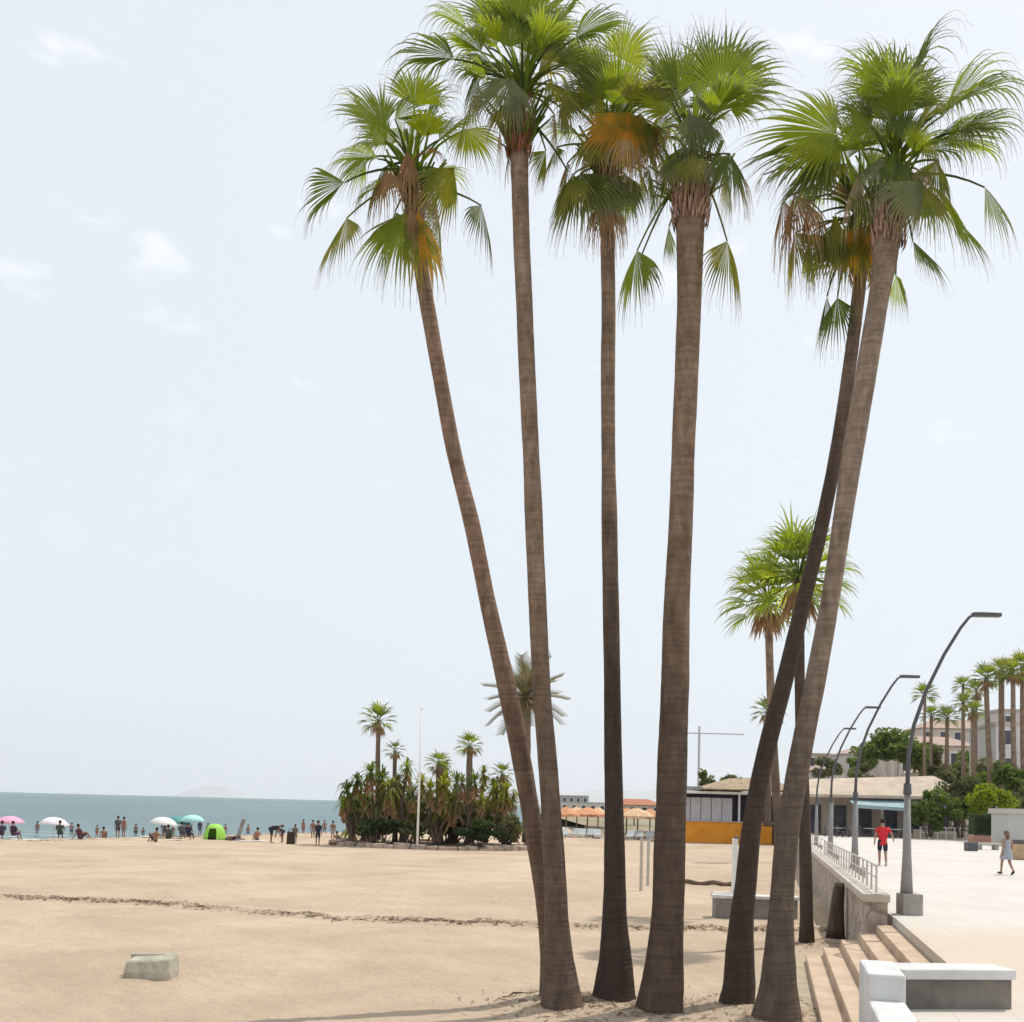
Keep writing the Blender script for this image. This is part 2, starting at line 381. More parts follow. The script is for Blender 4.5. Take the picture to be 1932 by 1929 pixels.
# ------------------------------------------------------------------ promenade, steps, wall
D = V((.247, .969, 0)); NL = V((-.969, .247, 0)); T5 = V((7.5, 20.0, 0))
M_pave = mat('promenade_paving', (.60, .565, .52), .85, .05, .25, .12, 20, col2=(.53, .495, .45))
t = M_pave.node_tree; b = t.nodes['Principled BSDF']; rp = [n for n in t.nodes if n.type == 'VALTORGB'][0]
tcn = N(t, 'ShaderNodeTexCoord'); mp = N(t, 'ShaderNodeMapping'); mp.inputs['Rotation'].default_value = (0, 0, math.radians(14.3))
br = N(t, 'ShaderNodeTexBrick'); br.inputs['Scale'].default_value = 1.; br.inputs['Brick Width'].default_value = .6; br.inputs['Row Height'].default_value = .6
br.inputs['Mortar Size'].default_value = .006; br.offset = 0
br.inputs['Color1'].default_value = (1, 1, 1, 1); br.inputs['Color2'].default_value = (.94, .94, .93, 1); br.inputs['Mortar'].default_value = (.68, .66, .64, 1)
t.links.new(tcn.outputs['Object'], mp.inputs[0]); t.links.new(mp.outputs[0], br.inputs[0])
mx = N(t, 'ShaderNodeMix', data_type='RGBA', blend_type='MULTIPLY'); mx.inputs[0].default_value = .8
t.links.new(rp.outputs[0], mx.inputs[6]); t.links.new(br.outputs[0], mx.inputs[7])
vd = N(t, 'ShaderNodeVectorMath', operation='DISTANCE'); vd.inputs[1].default_value = (7.6, 14.2, 0); t.links.new(tcn.outputs['Object'], vd.inputs[0])
ns_ = N(t, 'ShaderNodeTexNoise'); ns_.inputs['Scale'].default_value = .55; ns_.inputs['Detail'].default_value = 6; t.links.new(tcn.outputs['Object'], ns_.inputs[0])
ma = N(t, 'ShaderNodeMath', operation='MULTIPLY_ADD'); ma.inputs[1].default_value = 3.0; t.links.new(ns_.outputs[0], ma.inputs[0]); t.links.new(vd.outputs['Value'], ma.inputs[2])
mr = N(t, 'ShaderNodeMapRange'); mr.inputs['From Min'].default_value = 4.2; mr.inputs['From Max'].default_value = 7.2; mr.inputs['To Min'].default_value = .6; mr.inputs['To Max'].default_value = 0
t.links.new(ma.outputs[0], mr.inputs['Value'])
mxs = N(t, 'ShaderNodeMix', data_type='RGBA'); t.links.new(mr.outputs[0], mxs.inputs[0]); t.links.new(mx.outputs[2], mxs.inputs[6]); mxs.inputs[7].default_value = (.53, .41, .30, 1)
t.links.new(mxs.outputs[2], b.inputs['Base Color'])
def W(s, n, z=0): p = T5+D*s+NL*n; return (p.x, p.y, z)
poly = [(4.0, 3), (4.0, 11.02), W(-9.27, 0)[:2], W(0, 0)[:2], W(.02, .02)[:2], (15.45, 52.6), (27.2, 101), (30, 112), (150, 112), (150, 3)]
o = MB().prism(poly, -1.3, 0).build('promenade', M_pave); struct(o)
# sandy orange paving strip next to the steps (a band of warmer slabs)
M_step = mat('step_stone', (.58, .45, .33), .9, .06, 1.7, .6, 20, col2=(.43, .32, .23), detail=9)
st = thing('stone_staircase', 'wide flight of sandy orange stone steps from the promenade down to the beach', 'steps', (0, 0, -1))
for k in range(5):
    n0 = (5-k)*.328; z = 0.1+.0 + (k*.165)
    poly = [W(-13.5, n0)[:2], W(.05-.0*k, n0)[:2], W(.05, n0-.34 if k < 4 else .01)[:2], W(-13.5, n0-.34 if k < 4 else .01)[:2]]
    if k == 0: poly = poly
    # split edge for wear
    MB().prism(poly, -.25+.003*k, .175+.165*k).build('step', M_step, st, bevel=.018)
poly = [W(-13.5, 2.4)[:2], W(.05, 2.75)[:2], W(.05, 1.62)[:2], W(-13.5, 1.62)[:2]]
MB().prism(poly, -.3, .03).build('landing_slab', mat('landing_stone', (.42, .34, .25), .9, .12, 2, .3, 40), st, bevel=.01)

M_wall = mat('rubble_stone', (.47, .40, .335), .92, .2, 3.2, .8, 6, col2=(.26, .21, .18))
t = M_wall.node_tree; b = t.nodes['Principled BSDF']; rp = [n for n in t.nodes if n.type == 'VALTORGB'][0]
vo = N(t, 'ShaderNodeTexVoronoi', feature='DISTANCE_TO_EDGE'); vo.inputs['Scale'].default_value = 2.6; tcn = N(t, 'ShaderNodeTexCoord')
t.links.new(tcn.outputs['Object'], vo.inputs[0]); r2 = N(t, 'ShaderNodeValToRGB'); r2.color_ramp.elements[1].position = .09; r2.color_ramp.elements[0].color = (.42, .39, .36, 1)
t.links.new(vo.outputs['Distance'], r2.inputs[0]); mx = N(t, 'ShaderNodeMix', data_type='RGBA', blend_type='MULTIPLY'); mx.inputs[0].default_value = .75
t.links.new(rp.outputs[0], mx.inputs[6]); t.links.new(r2.outputs[0], mx.inputs[7]); t.links.new(mx.outputs[2], b.inputs['Base Color'])
M_cope = mat('coping_stone', (.55, .50, .43), .85, .12, 2, .2, 30)
WA = V((7.42, 20.07, 0)); WB = V((15.45, 52.6, 0)); WC = V((27.2, 101, 0))
wl = thing('promenade_wall', 'rubble stone retaining wall with pale coping along the edge of the promenade', 'wall', (WA.x, WA.y, -1))
def wseg(a, b_, off0, off1, z0, z1, nm, m, bev=0):
    mb = MB(); d = (b_-a).normalized(); n = V((-d.y, d.x, 0))
    a2, b2 = a-WA, b_-WA
    q = [a2+n*off0, b2+n*off0, b2+n*off1, a2+n*off1]
    mb.prism([(p.x, p.y) for p in q][::-1], z0, z1); return mb.build(nm, m, wl, bevel=bev)
wseg(WA, WB, .02, .42, -.2, 1.27, 'wall_body', M_wall); wseg(WB, WC, .02, .42, -.2, 1.268, 'wall_body', M_wall)
wseg(WA-V((0.02, .05, 0)), WB, -.03, .49, 1.27, 1.43, 'coping', M_cope, .02); wseg(WB, WC, -.03, .49, 1.269, 1.428, 'coping', M_cope, .02)
dW = (WB-WA).normalized(); nW = V((-dW.y, dW.x, 0))
M_rail = mat('railing_paint', (.55, .52, .47), .6, .08, 3)
rl = thing('promenade_railing', 'low pale painted railing standing on the wall coping', 'railing', (WA.x, WA.y, .43))
nW2 = nW*.2
L_ = (WB-WA).length
k = 0; s = .35
while s < L_:
    p = dW*s+nW2
    MB().box((p.x, p.y, .27), (.034, .034, .54), math.radians(-14)).build('post', M_rail, rl); s += .95 if s < 18 else 2.4
for z in (.54, .30):
    MB().tube([dW*.3+nW2+V((0, 0, z)), dW*L_+nW2+V((0, 0, z))], .019, 8).build('rail', M_rail, rl)

# white bench with stepped cheek wall at the head of the steps
M_cap = mat('white_render', (.70, .70, .70), .85, .02, 1.6, .4, 22, col2=(.50, .49, .47), detail=9)
M_grn = mat('bench_front_stone', (.20, .185, .16), .85, .2, 2.4, .4, 25, col2=(.12, .11, .095))
bn = thing('concrete_bench', 'low dark concrete bench with a thick white slab top at the head of the steps', 'bench', (4.64, 10.86, 0), math.radians(7))
MB().box((0.02, 0, .15), (1.18, .36, .32)).build('base', M_grn, bn, bevel=.01)
MB().box((0.0, 0, .362), (1.26, .46, .105)).build('slab_top', M_cap, bn, bevel=.015)
ck = thing('cheek_wall', 'white rendered stepped cheek wall between the steps and the dark bench', 'wall', (3.99, 11.1, -1), math.radians(-14.3))
MB().prism([(-.19, -1.0), (.17, -1.0), (.17, 0), (-.19, 0)], -.2, 1.425).build('upper_block', M_cap, ck, bevel=.03)
MB().prism([(-.185, -5), (.165, -5), (.165, -1.004), (-.185, -1.004)], -.2, 1.17).build('lower_block', M_cap, ck, bevel=.03)

# ------------------------------------------------------------------ street lamps
def lamp(d, px, label, first=None):
    b = P(px, 1500, d); 
    r = thing('street_lamp', label, 'street lamp', (b.x, b.y, 0), 0, 'lamp posts along the promenade wall')
    MB().box((.06, 0, .2), (.40, .40, .44), 0).build('plinth', M_conc, r, bevel=.02)
    MB().tube([(0, 0, .2), (0, 0, 1.2), (0, 0, 2.42)], [.135, .085, .058], 12).build('column', M_lamp, r, smooth=True)
    MB().tube([(0, 0, 2.40), (0, 0, 2.62)], [.085, .07], 12).build('collar', M_lampd, r)
    pts = [(.0, 0, 2.6), (.02, 0, 3.2), (.12, 0, 3.8), (.36, 0, 4.5), (.72, 0, 5.25), (1.05, 0, 5.8), (1.22, 0, 6.02), (1.32, 0, 6.08)]
    MB().tube(pts, [.046, .044, .041, .038, .035, .032, .03, .03], 8).build('curved_arm', M_lampd, r, smooth=True)
    mb = MB(); mb.prism([(1.28, -.07), (1.4, -.1), (1.86, -.07), (1.86, .07), (1.4, .1), (1.28, .07)], 6.04, 6.12)
    mb.build('lamp_head', M_lampd, r, bevel=.015)
    return r
lamp(20.6, 1712, 'grey tapered street lamp nearest the stone steps, tallest in view')
lamp(30.2, 1614, 'grey street lamp beside the wall, just left of the person in red')
lamp(39.3, 1568, 'slim street lamp between the farthest lamp and the lamp left of the red shirt')
lamp(49.5, 1541, 'farthest and smallest street lamp, beside the leaning palm trunk')

# ------------------------------------------------------------------ palms
def fan_blade(mb, b, u, n, L, A, nseg, droop, r, fold=.25, ts=.52, steps=(.012, .2, .38, .56, .68, .8, .9, 1., 1.12, 1.26), wob=.06, curve=.0):
    u = u.normalized(); n = (n-u*n.dot(u)); n = n.normalized() if n.length > 1e-4 else u.orthogonal().normalized()
    s = u.cross(n)
    da = A/nseg
    for i in range(nseg):
        a = -A+2*A*(i+.5)/nseg + r.uniform(-.25, .25)*da
        q = abs(a)/max(A, .01)
        sl = L*(1-.30*q*q)*r.uniform(.80, 1.08)
        d = (u*math.cos(a)+s*math.sin(a)+n*(fold*abs(math.sin(a)))).normalized()
        lat = (s*math.cos(a)-u*math.sin(a)).normalized()
        p = V(b); pt = 0; prev = None
        kd = droop*r.uniform(.6, 1.35)
        tip0 = V((r.uniform(-wob, wob), r.uniform(-wob, wob), r.uniform(-wob, wob)))
        for j, tt in enumerate(steps):
            p = p+d*(sl*(tt-pt)); dt = tt-pt; pt = tt
            rr = tt*sl
            if tt <= ts: hw = rr*math.tan(da)*1.06
            else: hw = (.72*ts*sl*math.tan(da))*max(.0, 1-(tt-ts)/(1.02-ts))**.8 + (.0025 if len(steps) > 6 else .001)
            nn = lat.cross(d).normalized()
            if nn.dot(n) < 0: nn = -nn
            tv = min(1, max(0, (tt-.55)/.5)**1.6*.8+.002)
            ia = mb.add(p-lat*hw, tv); ib = mb.add(p+nn*(hw*.55), tv); ic = mb.add(p+lat*hw, tv)
            if prev:
                mb.f.append([prev[0], prev[1], ib, ia]); mb.f.append([prev[1], prev[2], ic, ib])
            prev = (ia, ib, ic)
            if tt >= .2:
                k = kd*(.25 if tt < ts else 3.4 if tt < 1 else 9)*dt
                d = (d+V((0, 0, -1))*k + n*(-curve*dt) + (tip0*dt*4 if tt >= ts else V((0, 0, 0)))).normalized()
def petiole(mb, a, b, ea, rad=.022, bow=.12, n=6):
    a, b = V(a), V(b); L = (b-a).length; pts = []
    for i in range(n+1):
        t_ = i/n; p = a.lerp(b, t_) + V((0, 0, bow*L*4*t_*(1-t_))); pts.append(p)
    mb.tube(pts, [rad*(1.5-.8*i/n) for i in range(n+1)], 5)
    return (pts[-1]-pts[-2]).normalized()
CAT = {'g': 'green', 'd': 'dark green', 'l': 'bright lime', 'y': 'yellowing', 'o': 'orange dying', 'b': 'dry brown', 's': 'straw coloured dry', 'a': 'grey green'}

def trunk_mesh(pts, d, base, flare=1.0, nside=22, depth_lean=0.):
    # pts: (px, py, width px) from base up; resampled and roughened
    P3 = []
    for px, py, wpx in pts:
        p = P(px, py, d); P3.append((p, wpx/FOC*d/2))
    out = []
    for i in range(len(P3)-1):
        (a, ra), (b_, rb) = P3[i], P3[i+1]
        m = max(2, int((b_-a).length/.09))
        pa = P3[i-1][0] if i else a-(b_-a); pb = P3[i+2][0] if i+2 < len(P3) else b_+(b_-a)
        for k in range(m):
            t_ = k/m
            # catmull-rom
            q = .5*((2*a)+(b_-pa)*t_+(2*pa-5*a+4*b_-pb)*t_*t_+(3*a-pa-3*b_+pb)*t_**3)
            out.append((q, ra+(rb-ra)*t_))
    out.append(P3[-1])
    mb = MB(); n = nside
    for i, (q, rr) in enumerate(out):
        q = q-base
        ring = 1+.016*noise.noise(V((base.x, 1, q.z*5.5)))+.035*noise.noise(V((base.y, 3, q.z*.9)))
        for k in range(n):
            a = 2*PI*k/n
            nr = noise.noise(V((math.cos(a)*2.2, math.sin(a)*2.2, q.z*1.1)))*.05 + noise.noise(V((math.cos(a)*6, math.sin(a)*6, q.z*5)))*.022
            lob = max(0, 1-q.z/.55)*.16*noise.noise(V((math.cos(a)*3, math.sin(a)*3, base.x*7)))
            r_ = rr*(ring+nr+lob)
            mb.add((q.x+r_*math.cos(a), q.y+r_*math.sin(a), q.z))
    for i in range(len(out)-1):
        for k in range(n):
            k2 = (k+1) % n; mb.f.append([i*n+k, i*n+k2, (i+1)*n+k2, (i+1)*n+k])
    mb.f.append([(len(out)-1)*n+k for k in range(n)])
    return mb, out
def boots(cen, rad, h, count, r, up=(0, 0, 1), spread=.35):
    mb = MB()
    for i in range(count):
        a = i*2.399; z = h*(i/count); R = rad*(1+.05*r.random())
        c = V(cen)+V((math.cos(a)*R, math.sin(a)*R, z)); o = V((math.cos(a), math.sin(a), 0)); s = V((-math.sin(a), math.cos(a), 0))
        l = r.uniform(.22, .38); wd = r.uniform(.045, .075)
        tip = c+o*l*spread*r.uniform(.3, 1)+V((0, 0, l)); 
        for sg in (-1, 1):  # split base: a V of two straps
            b1 = c+s*wd*sg; b2 = c+s*wd*.25*sg
            i0 = mb.add(b1); i1 = mb.add(b2); i2 = mb.add(tip+s*.012); i3 = mb.add(tip-s*.012); i4 = mb.add((b1+b2)/2+o*.03+V((0, 0, l*.2)))
            mb.f += [[i0, i4, i3], [i4, i1, i2], [i4, i2, i3]]
    return mb

def near_palm(label, base_px, d, tpts, tm, crown_px, leaves, boot, seed, fill=9, fillR=.8, hang=6, group='tall fan palms in the clump on the beach'):
    r = random.Random(seed)
    base = P(*base_px, d); base.z = -1.03
    root = thing('palm_tree', label, 'palm tree', base, 0, group)
    mb, path = trunk_mesh(tpts, d, base)
    tr = mb.build('trunk', TM[tm], root, smooth=True)
    top, rt = path[-1]
    cc = P(*crown_px, d)
    # crown heart: young spear leaves and stalk bases
    mb = MB(); ax = (cc-top)
    mb.tube([top-base-V((0, 0, .15)), (top-base).lerp(cc-base, .5), cc-base+V((0, 0, .15))], [rt*.95, rt*.62, .03], 12)
    for i in range(7):
        a = i*2.4; u = V((math.cos(a)*.28, math.sin(a)*.28, 1)).normalized()
        fan_blade(mb, cc-base+u*.1, u, V((math.cos(a), math.sin(a), .1)), r.uniform(.55, .85), .16, 6, .05, r)
    for i in range(26):
        a = i*2.4; u = V((math.cos(a), math.sin(a), 0)); p0 = (top-base)+u*rt*.9+V((0, 0, r.uniform(-.05, .35))); e_ = p0+u*r.uniform(.15, .5)+V((0, 0, r.uniform(.35, .8)))
        mb.tube([p0, p0.lerp(e_, .5)+V((0, 0, .05)), e_], [.032, .022, .015], 4, cap=False)
    crown = mb.build('crown', LM['g'], root)
    bc, bh, bn_, bm, off = boot
    mbb = boots((top-base)+V((0, 0, off)), rt*bc, bh, bn_, r); mbb.build('leaf_base_collar', bm, tr)
    def frond(b, tip, kind, col, wf, u2=None):
        mb = MB(); L = (tip-b).length; u = (tip-b).normalized()
        cb = cc-base; bl = b-base
        hang = col in 'bso'
        start = cb+V((r.uniform(-.05, .05), r.uniform(-.05, .05), r.uniform(-.30, .02)-(0.15 if b.z < cc.z-.3 else 0)))
        mbp_dir = petiole(mb, start, bl, None, .017, .10 if not hang else .2)
        if kind == 'F': n = V((.15, -1, .35)); A = 1.35; dr = .35; fold = .12
        elif kind == 'U': n = V((0, -.25, 1)); A = 1.25; dr = 1.1; fold = .35
        elif kind == 'E': n = V((0, -.05, 1)); A = 1.1; dr = 1.1; fold = .5
        elif kind == 'H':
            o = V((b.x-cc.x, b.y-cc.y-.3, .25)); n = o; A = 1.22; dr = .5; fold = -.28
        elif kind == 'S': n = V((.1, -1, .1)); A = .8; dr = .12; fold = .3
        elif kind == 'D': n = V((b.x-cc.x, b.y-cc.y-.4, .2)); A = .55; dr = .6; fold = -.5
        A = min(1.9, A*wf)
        fan_blade(mb, bl, u, n, L*(1.0 if kind in 'FU' else .98), A, max(12, int(26*A)), dr*r.uniform(.85, 1.2), r, fold, ts=r.uniform(.58, .70) if col not in 'bs' else .38, curve=.3 if kind in 'FU' else .1)
        # loose pale fibres
        o = mb.build('frond', LM[col], crown)
        if col not in 'gd': o['label'] = CAT[col]+(' drooping frond' if kind in 'HD' else ' fan frond')
    for lf in leaves:
        bx, by, tx, ty, kind, col = lf[:6]; wf = lf[6] if len(lf) > 6 else 1.
        db = lf[7] if len(lf) > 7 else r.uniform(-.55, .55); dt = lf[8] if len(lf) > 8 else db*1.3
        frond(P(bx, by, d+db), P(tx, ty, d+dt), kind, col, wf)
    for i in range(fill):
        a = i*2.399+r.random(); el = r.uniform(.15, 1.15); q = V((math.cos(a)*math.cos(el), math.sin(a)*math.cos(el), math.sin(el)))
        b = cc+q*fillR*r.uniform(.6, .9); u = (q+V((0, 0, r.uniform(-.3, .25)))).normalized()
        frond(b, b+u*fillR*r.uniform(.75, .95), r.choice('UUEF'), r.choice('ggggdlyg'), r.uniform(.8, 1.1))
    for i in range(hang):
        a = i*2.399+r.uniform(-.4, .4)+.8; o = V((math.cos(a), math.sin(a), 0)); b = cc+o*fillR*r.uniform(.35, .85)+V((0, 0, -r.uniform(.1, .55)))
        col = r.choice('bsssgyyd'); frond(b, b+o*r.uniform(.05, .25)+V((0, 0, -r.uniform(.5, .85))), r.choice('HHD'), col, r.uniform(.7, 1.1))
    return root

near_palm('tall palm leaning left, leftmost of the clump, with a dead frond over its trunk', (1034, 1893), 15.7,
  [(1042, 1912, 58), (1041, 1886, 50), (1040, 1811, 42), (1033, 1736, 38), (1023, 1661, 36), (1007, 1567, 35), (987, 1450, 37), (972, 1370, 37), (953, 1282, 36), (921, 1140, 31), (892, 997, 31), (857, 855, 30), (830, 712, 28), (805, 570, 29), (793, 490, 29), (782, 390, 29)],
  'r', (775, 310),
  [(782, 200, 797, 122, 'F', 'l', .95, -.3, -.2), (722, 240, 668, 150, 'F', 'g', .8, -.1), (700, 250, 655, 165, 'E', 'g', .8, .5), (745, 225, 832, 204, 'E', 'd', 1, -.5, -.6),
   (712, 300, 606, 290, 'U', 'g', 1, -.2), (735, 270, 660, 262, 'E', 'd', .9, .4), (650, 345, 560, 415, 'E', 'd', 1, .2), (722, 350, 655, 376, 'U', 'g', .9, -.3),
   (654, 412, 590, 512, 'H', 'y', 1.1, -.3, -.3), (764, 402, 722, 535, 'H', 'g', .95, -.3, -.35), (745, 400, 705, 520, 'H', 'd', .9, .2, .2),
   (768, 285, 772, 405, 'D', 'b', 1, -.45, -.4), (790, 400, 818, 548, 'D', 'o', 1, -.3, -.28), (775, 395, 790, 500, 'D', 'b', 1, -.35, -.3),
   (857, 318, 796, 412, 'H', 'y', .75, -.4, -.4), (908, 388, 932, 488, 'H', 'd', 1.0, -.2, -.2), (880, 245, 925, 305, 'F', 'l', 1.05, -.2, -.3),
   (850, 250, 900, 215, 'U', 'g', .9, .4), (800, 250, 850, 160, 'E', 'd', .9, .5), (690, 300, 625, 350, 'H', 'g', .9, .4), (800, 290, 855, 275, 'E', 'b', .6, -.4)],
  (1.05, .6, 40, M_boot, -.35), 11, fill=7, fillR=.72, hang=5)

near_palm('tallest straight palm with a red brown collar, crown cut by the top edge', (1062, 1912), 14.97,
  [(1064, 1926, 102), (1060, 1890, 80), (1054, 1811, 57), (1050, 1736, 47), (1047, 1661, 43), (1042, 1567, 39), (1032, 1420, 36), (1021, 1282, 34), (1008, 997, 34), (1002, 855, 32), (995, 712, 32), (989, 570, 32), (983, 420, 32), (979, 290, 34)],
  'm', (985, 165),
  [(857, 112, 708, 98, 'U', 'd', 1, -.3), (880, 52, 800, 0, 'U', 'g', .9, -.1), (930, 130, 842, 120, 'U', 'd', .9, .4), (965, 150, 888, 218, 'H', 'a', 1.25, -.5, -.6),
   (950, 60, 925, -60, 'F', 'g', .9, .3), (1000, 60, 1005, -70, 'F', 'l', .9, -.2), (960, 90, 960, -20, 'F', 'g', .9, -.4), (1050, 60, 1095, -40, 'U', 'g', .9, .2), (1085, 72, 1190, 20, 'U', 'd', 1, -.2),
   (1060, 105, 1150, 75, 'U', 'g', .9, .4), (1040, 150, 1105, 208, 'H', 'y', 1, -.2), (1015, 140, 1050, 95, 'S', 'y', .6, -.4), (920, 90, 880, 30, 'E', 'd', 1, .5), (900, 140, 868, 215, 'H', 'd', .9, .4),
   (1072, 325, 1055, 400, 'D', 'd', .8, .3), (1030, 285, 1012, 350, 'H', 'y', .8, .1), (960, 290, 948, 350, 'D', 'b', .8, .4), (1085, 120, 1140, 170, 'U', 'y', .9, .2), (1010, 120, 1070, 30, 'E', 'd', .9, -.3)],
  (1.12, .75, 64, M_bootr, -.15), 12, fill=16, fillR=.88, hang=7)

near_palm('slimmest palm of the clump, third from left, with orange dying fronds', (1156, 1900), 15.53,
  [(1152, 1914, 98), (1157, 1886, 84), (1161, 1811, 63), (1160, 1736, 47), (1160, 1661, 41), (1159, 1567, 37), (1157, 1430, 34), (1155, 1282, 31), (1150, 997, 30), (1148, 855, 27), (1147, 712, 27), (1148, 570, 27), (1146, 440, 28), (1145, 340, 29)],
  's', (1150, 270),
  [(1172, 112, 1218, 35, 'F', 'l', 1.15, -.3), (1120, 150, 1150, 92, 'F', 'l', 1.1, -.2), (1105, 130, 1100, 60, 'F', 'g', 1, .4), (1190, 130, 1250, 110, 'U', 'l', 1, .1),
   (1185, 213, 1190, 330, 'H', 'o', 1.35, -.6, -.65), (1165, 225, 1150, 320, 'H', 'o', 1.0, -.5, -.55), (1210, 215, 1232, 310, 'H', 'y', .9, -.4), (1245, 240, 1268, 335, 'H', 's', .9, -.2),
   (1215, 250, 1240, 345, 'H', 's', .8, -.3), (1095, 328, 1068, 445, 'H', 'd', 1.25, -.3, -.3), (1080, 330, 1056, 420, 'H', 'y', .8, -.35), (1110, 335, 1090, 440, 'H', 'd', .9, .2),
   (1150, 335, 1150, 410, 'H', 'd', 1.2, -.4), (1180, 330, 1195, 400, 'H', 'd', 1.2, -.3), (1210, 325, 1232, 390, 'H', 'g', 1, .2), (1148, 385, 1148, 470, 'D', 'b', 1.4, -.3), (1125, 390, 1112, 465, 'D', 'b', 1, -.2), (1165, 390, 1180, 465, 'D', 's', 1.1, -.2),
   (1050, 278, 1022, 335, 'H', 'y', .9, -.1), (1062, 190, 1085, 232, 'H', 'y', 1, -.3), (1100, 195, 1060, 170, 'U', 'g', .9, .3), (1160, 170, 1170, 120, 'F', 'd', 1.1, .5), (1130, 180, 1100, 215, 'H', 'y', .9, -.4), (1190, 190, 1235, 170, 'U', 'd', .9, -.3)],
  (1.1, .6, 40, M_boot, -.55), 13, fill=14, fillR=.82, hang=9)

near_palm('thickest palm of the clump, fourth from left, with a pinkish tan collar', (1245, 1917), 14.95,
  [(1242, 1930, 98), (1244, 1905, 90), (1250, 1856, 80), (1255, 1794, 67), (1260, 1732, 60), (1262, 1670, 60), (1264, 1567, 59), (1270, 1400, 55), (1274, 1282, 53), (1277, 1140, 49), (1284, 997, 45), (1289, 855, 45), (1295, 712, 45), (1300, 570, 47), (1302, 480, 51), (1303, 385, 57)],
  'w', (1308, 270),
  [(1280, 178, 1276, 65, 'S', 'g', 1.2, -.2), (1262, 170, 1245, 90, 'S', 'd', 1, .2), (1361, 182, 1425, 42, 'F', 'g', 1.05, -.3), (1375, 160, 1460, 90, 'E', 'd', 1.1, .3), (1340, 150, 1385, 50, 'S', 'd', 1.1, .4), (1315, 185, 1312, 80, 'S', 'g', 1, .5),
   (1290, 215, 1262, 165, 'U', 'd', 1, -.4), (1330, 215, 1355, 170, 'F', 'a', .9, -.4), (1300, 215, 1318, 270, 'H', 'a', .9, -.5), (1318, 225, 1340, 290, 'H', 'd', .9, -.5), (1305, 292, 1310, 345, 'H', 'y', 1, -.5), (1285, 290, 1270, 345, 'H', 'd', .9, -.4), (1330, 300, 1345, 350, 'H', 'd', .9, -.3),
   (1372, 455, 1394, 580, 'H', 'y', .95, -.2, -.15), (1202, 473, 1180, 590, 'H', 'g', .8, -.3, -.3), (1212, 478, 1228, 555, 'D', 'd', .9, -.25), (1262, 428, 1248, 495, 'H', 'g', 1, .4, .4),
   (1240, 150, 1195, 190, 'U', 'd', .9, .2), (1388, 335, 1425, 400, 'D', 's', 1.1, -.3), (1400, 330, 1440, 395, 'D', 'b', 1, .1), (1260, 240, 1240, 300, 'H', 's', .8, .2), (1345, 235, 1372, 210, 'U', 'g', .8, .3)],
  (1.06, .55, 70, M_boott, -.40), 14, fill=12, fillR=.8, hang=7)

near_palm('darker palm leaning right, second from right, overlapped by the rightmost trunk', (1390, 1905), 15.57,
  [(1386, 1918, 72), (1392, 1880, 65), (1395, 1856, 62), (1396, 1794, 53), (1400, 1732, 44), (1407, 1670, 40), (1417, 1567, 36), (1434, 1470, 35), (1455, 1380, 34), (1481, 1282, 32), (1515, 1140, 29), (1549, 997, 27), (1578, 855, 26), (1600, 712, 25), (1618, 570, 25), (1624, 510, 26)],
  't', (1618, 375),
  [(1578, 254, 1412, 240, 'F', 'l', 1.25, -.4, -.45), (1560, 270, 1400, 300, 'H', 'd', 1.1, -.2, -.2), (1561, 292, 1485, 388, 'H', 'd', .7, -.5, -.55), (1540, 300, 1430, 330, 'U', 'd', 1, .3),
   (1500, 368, 1482, 510, 'D', 'b', 1.9, -.3, -.3), (1478, 378, 1455, 500, 'D', 'b', 1.3, -.2, -.2), (1525, 385, 1528, 500, 'D', 'b', 1.2, -.25, -.2), (1500, 440, 1490, 548, 'H', 'y', .9, .1, .1), (1530, 440, 1535, 545, 'H', 'g', .8, 0, 0),
   (1600, 428, 1560, 535, 'H', 'y', .9, -.3, -.3), (1620, 420, 1614, 540, 'H', 'o', .7, -.4, -.35), (1635, 430, 1640, 520, 'D', 'o', .9, -.35, -.35), (1580, 562, 1555, 658, 'H', 'd', .8, .1, .1), (1560, 560, 1545, 640, 'D', 'd', .8, .2, .2),
   (1600, 300, 1580, 210, 'E', 'd', .8, .4), (1580, 330, 1520, 290, 'U', 'g', .9, .5), (1590, 440, 1575, 520, 'H', 'd', 1, .3), (1440, 330, 1415, 360, 'D', 's', 1, .2), (1590, 320, 1600, 400, 'H', 'a', .8, .2)],
  (1.05, .5, 36, M_boot, -.3), 15, fill=9, fillR=.75, hang=9)

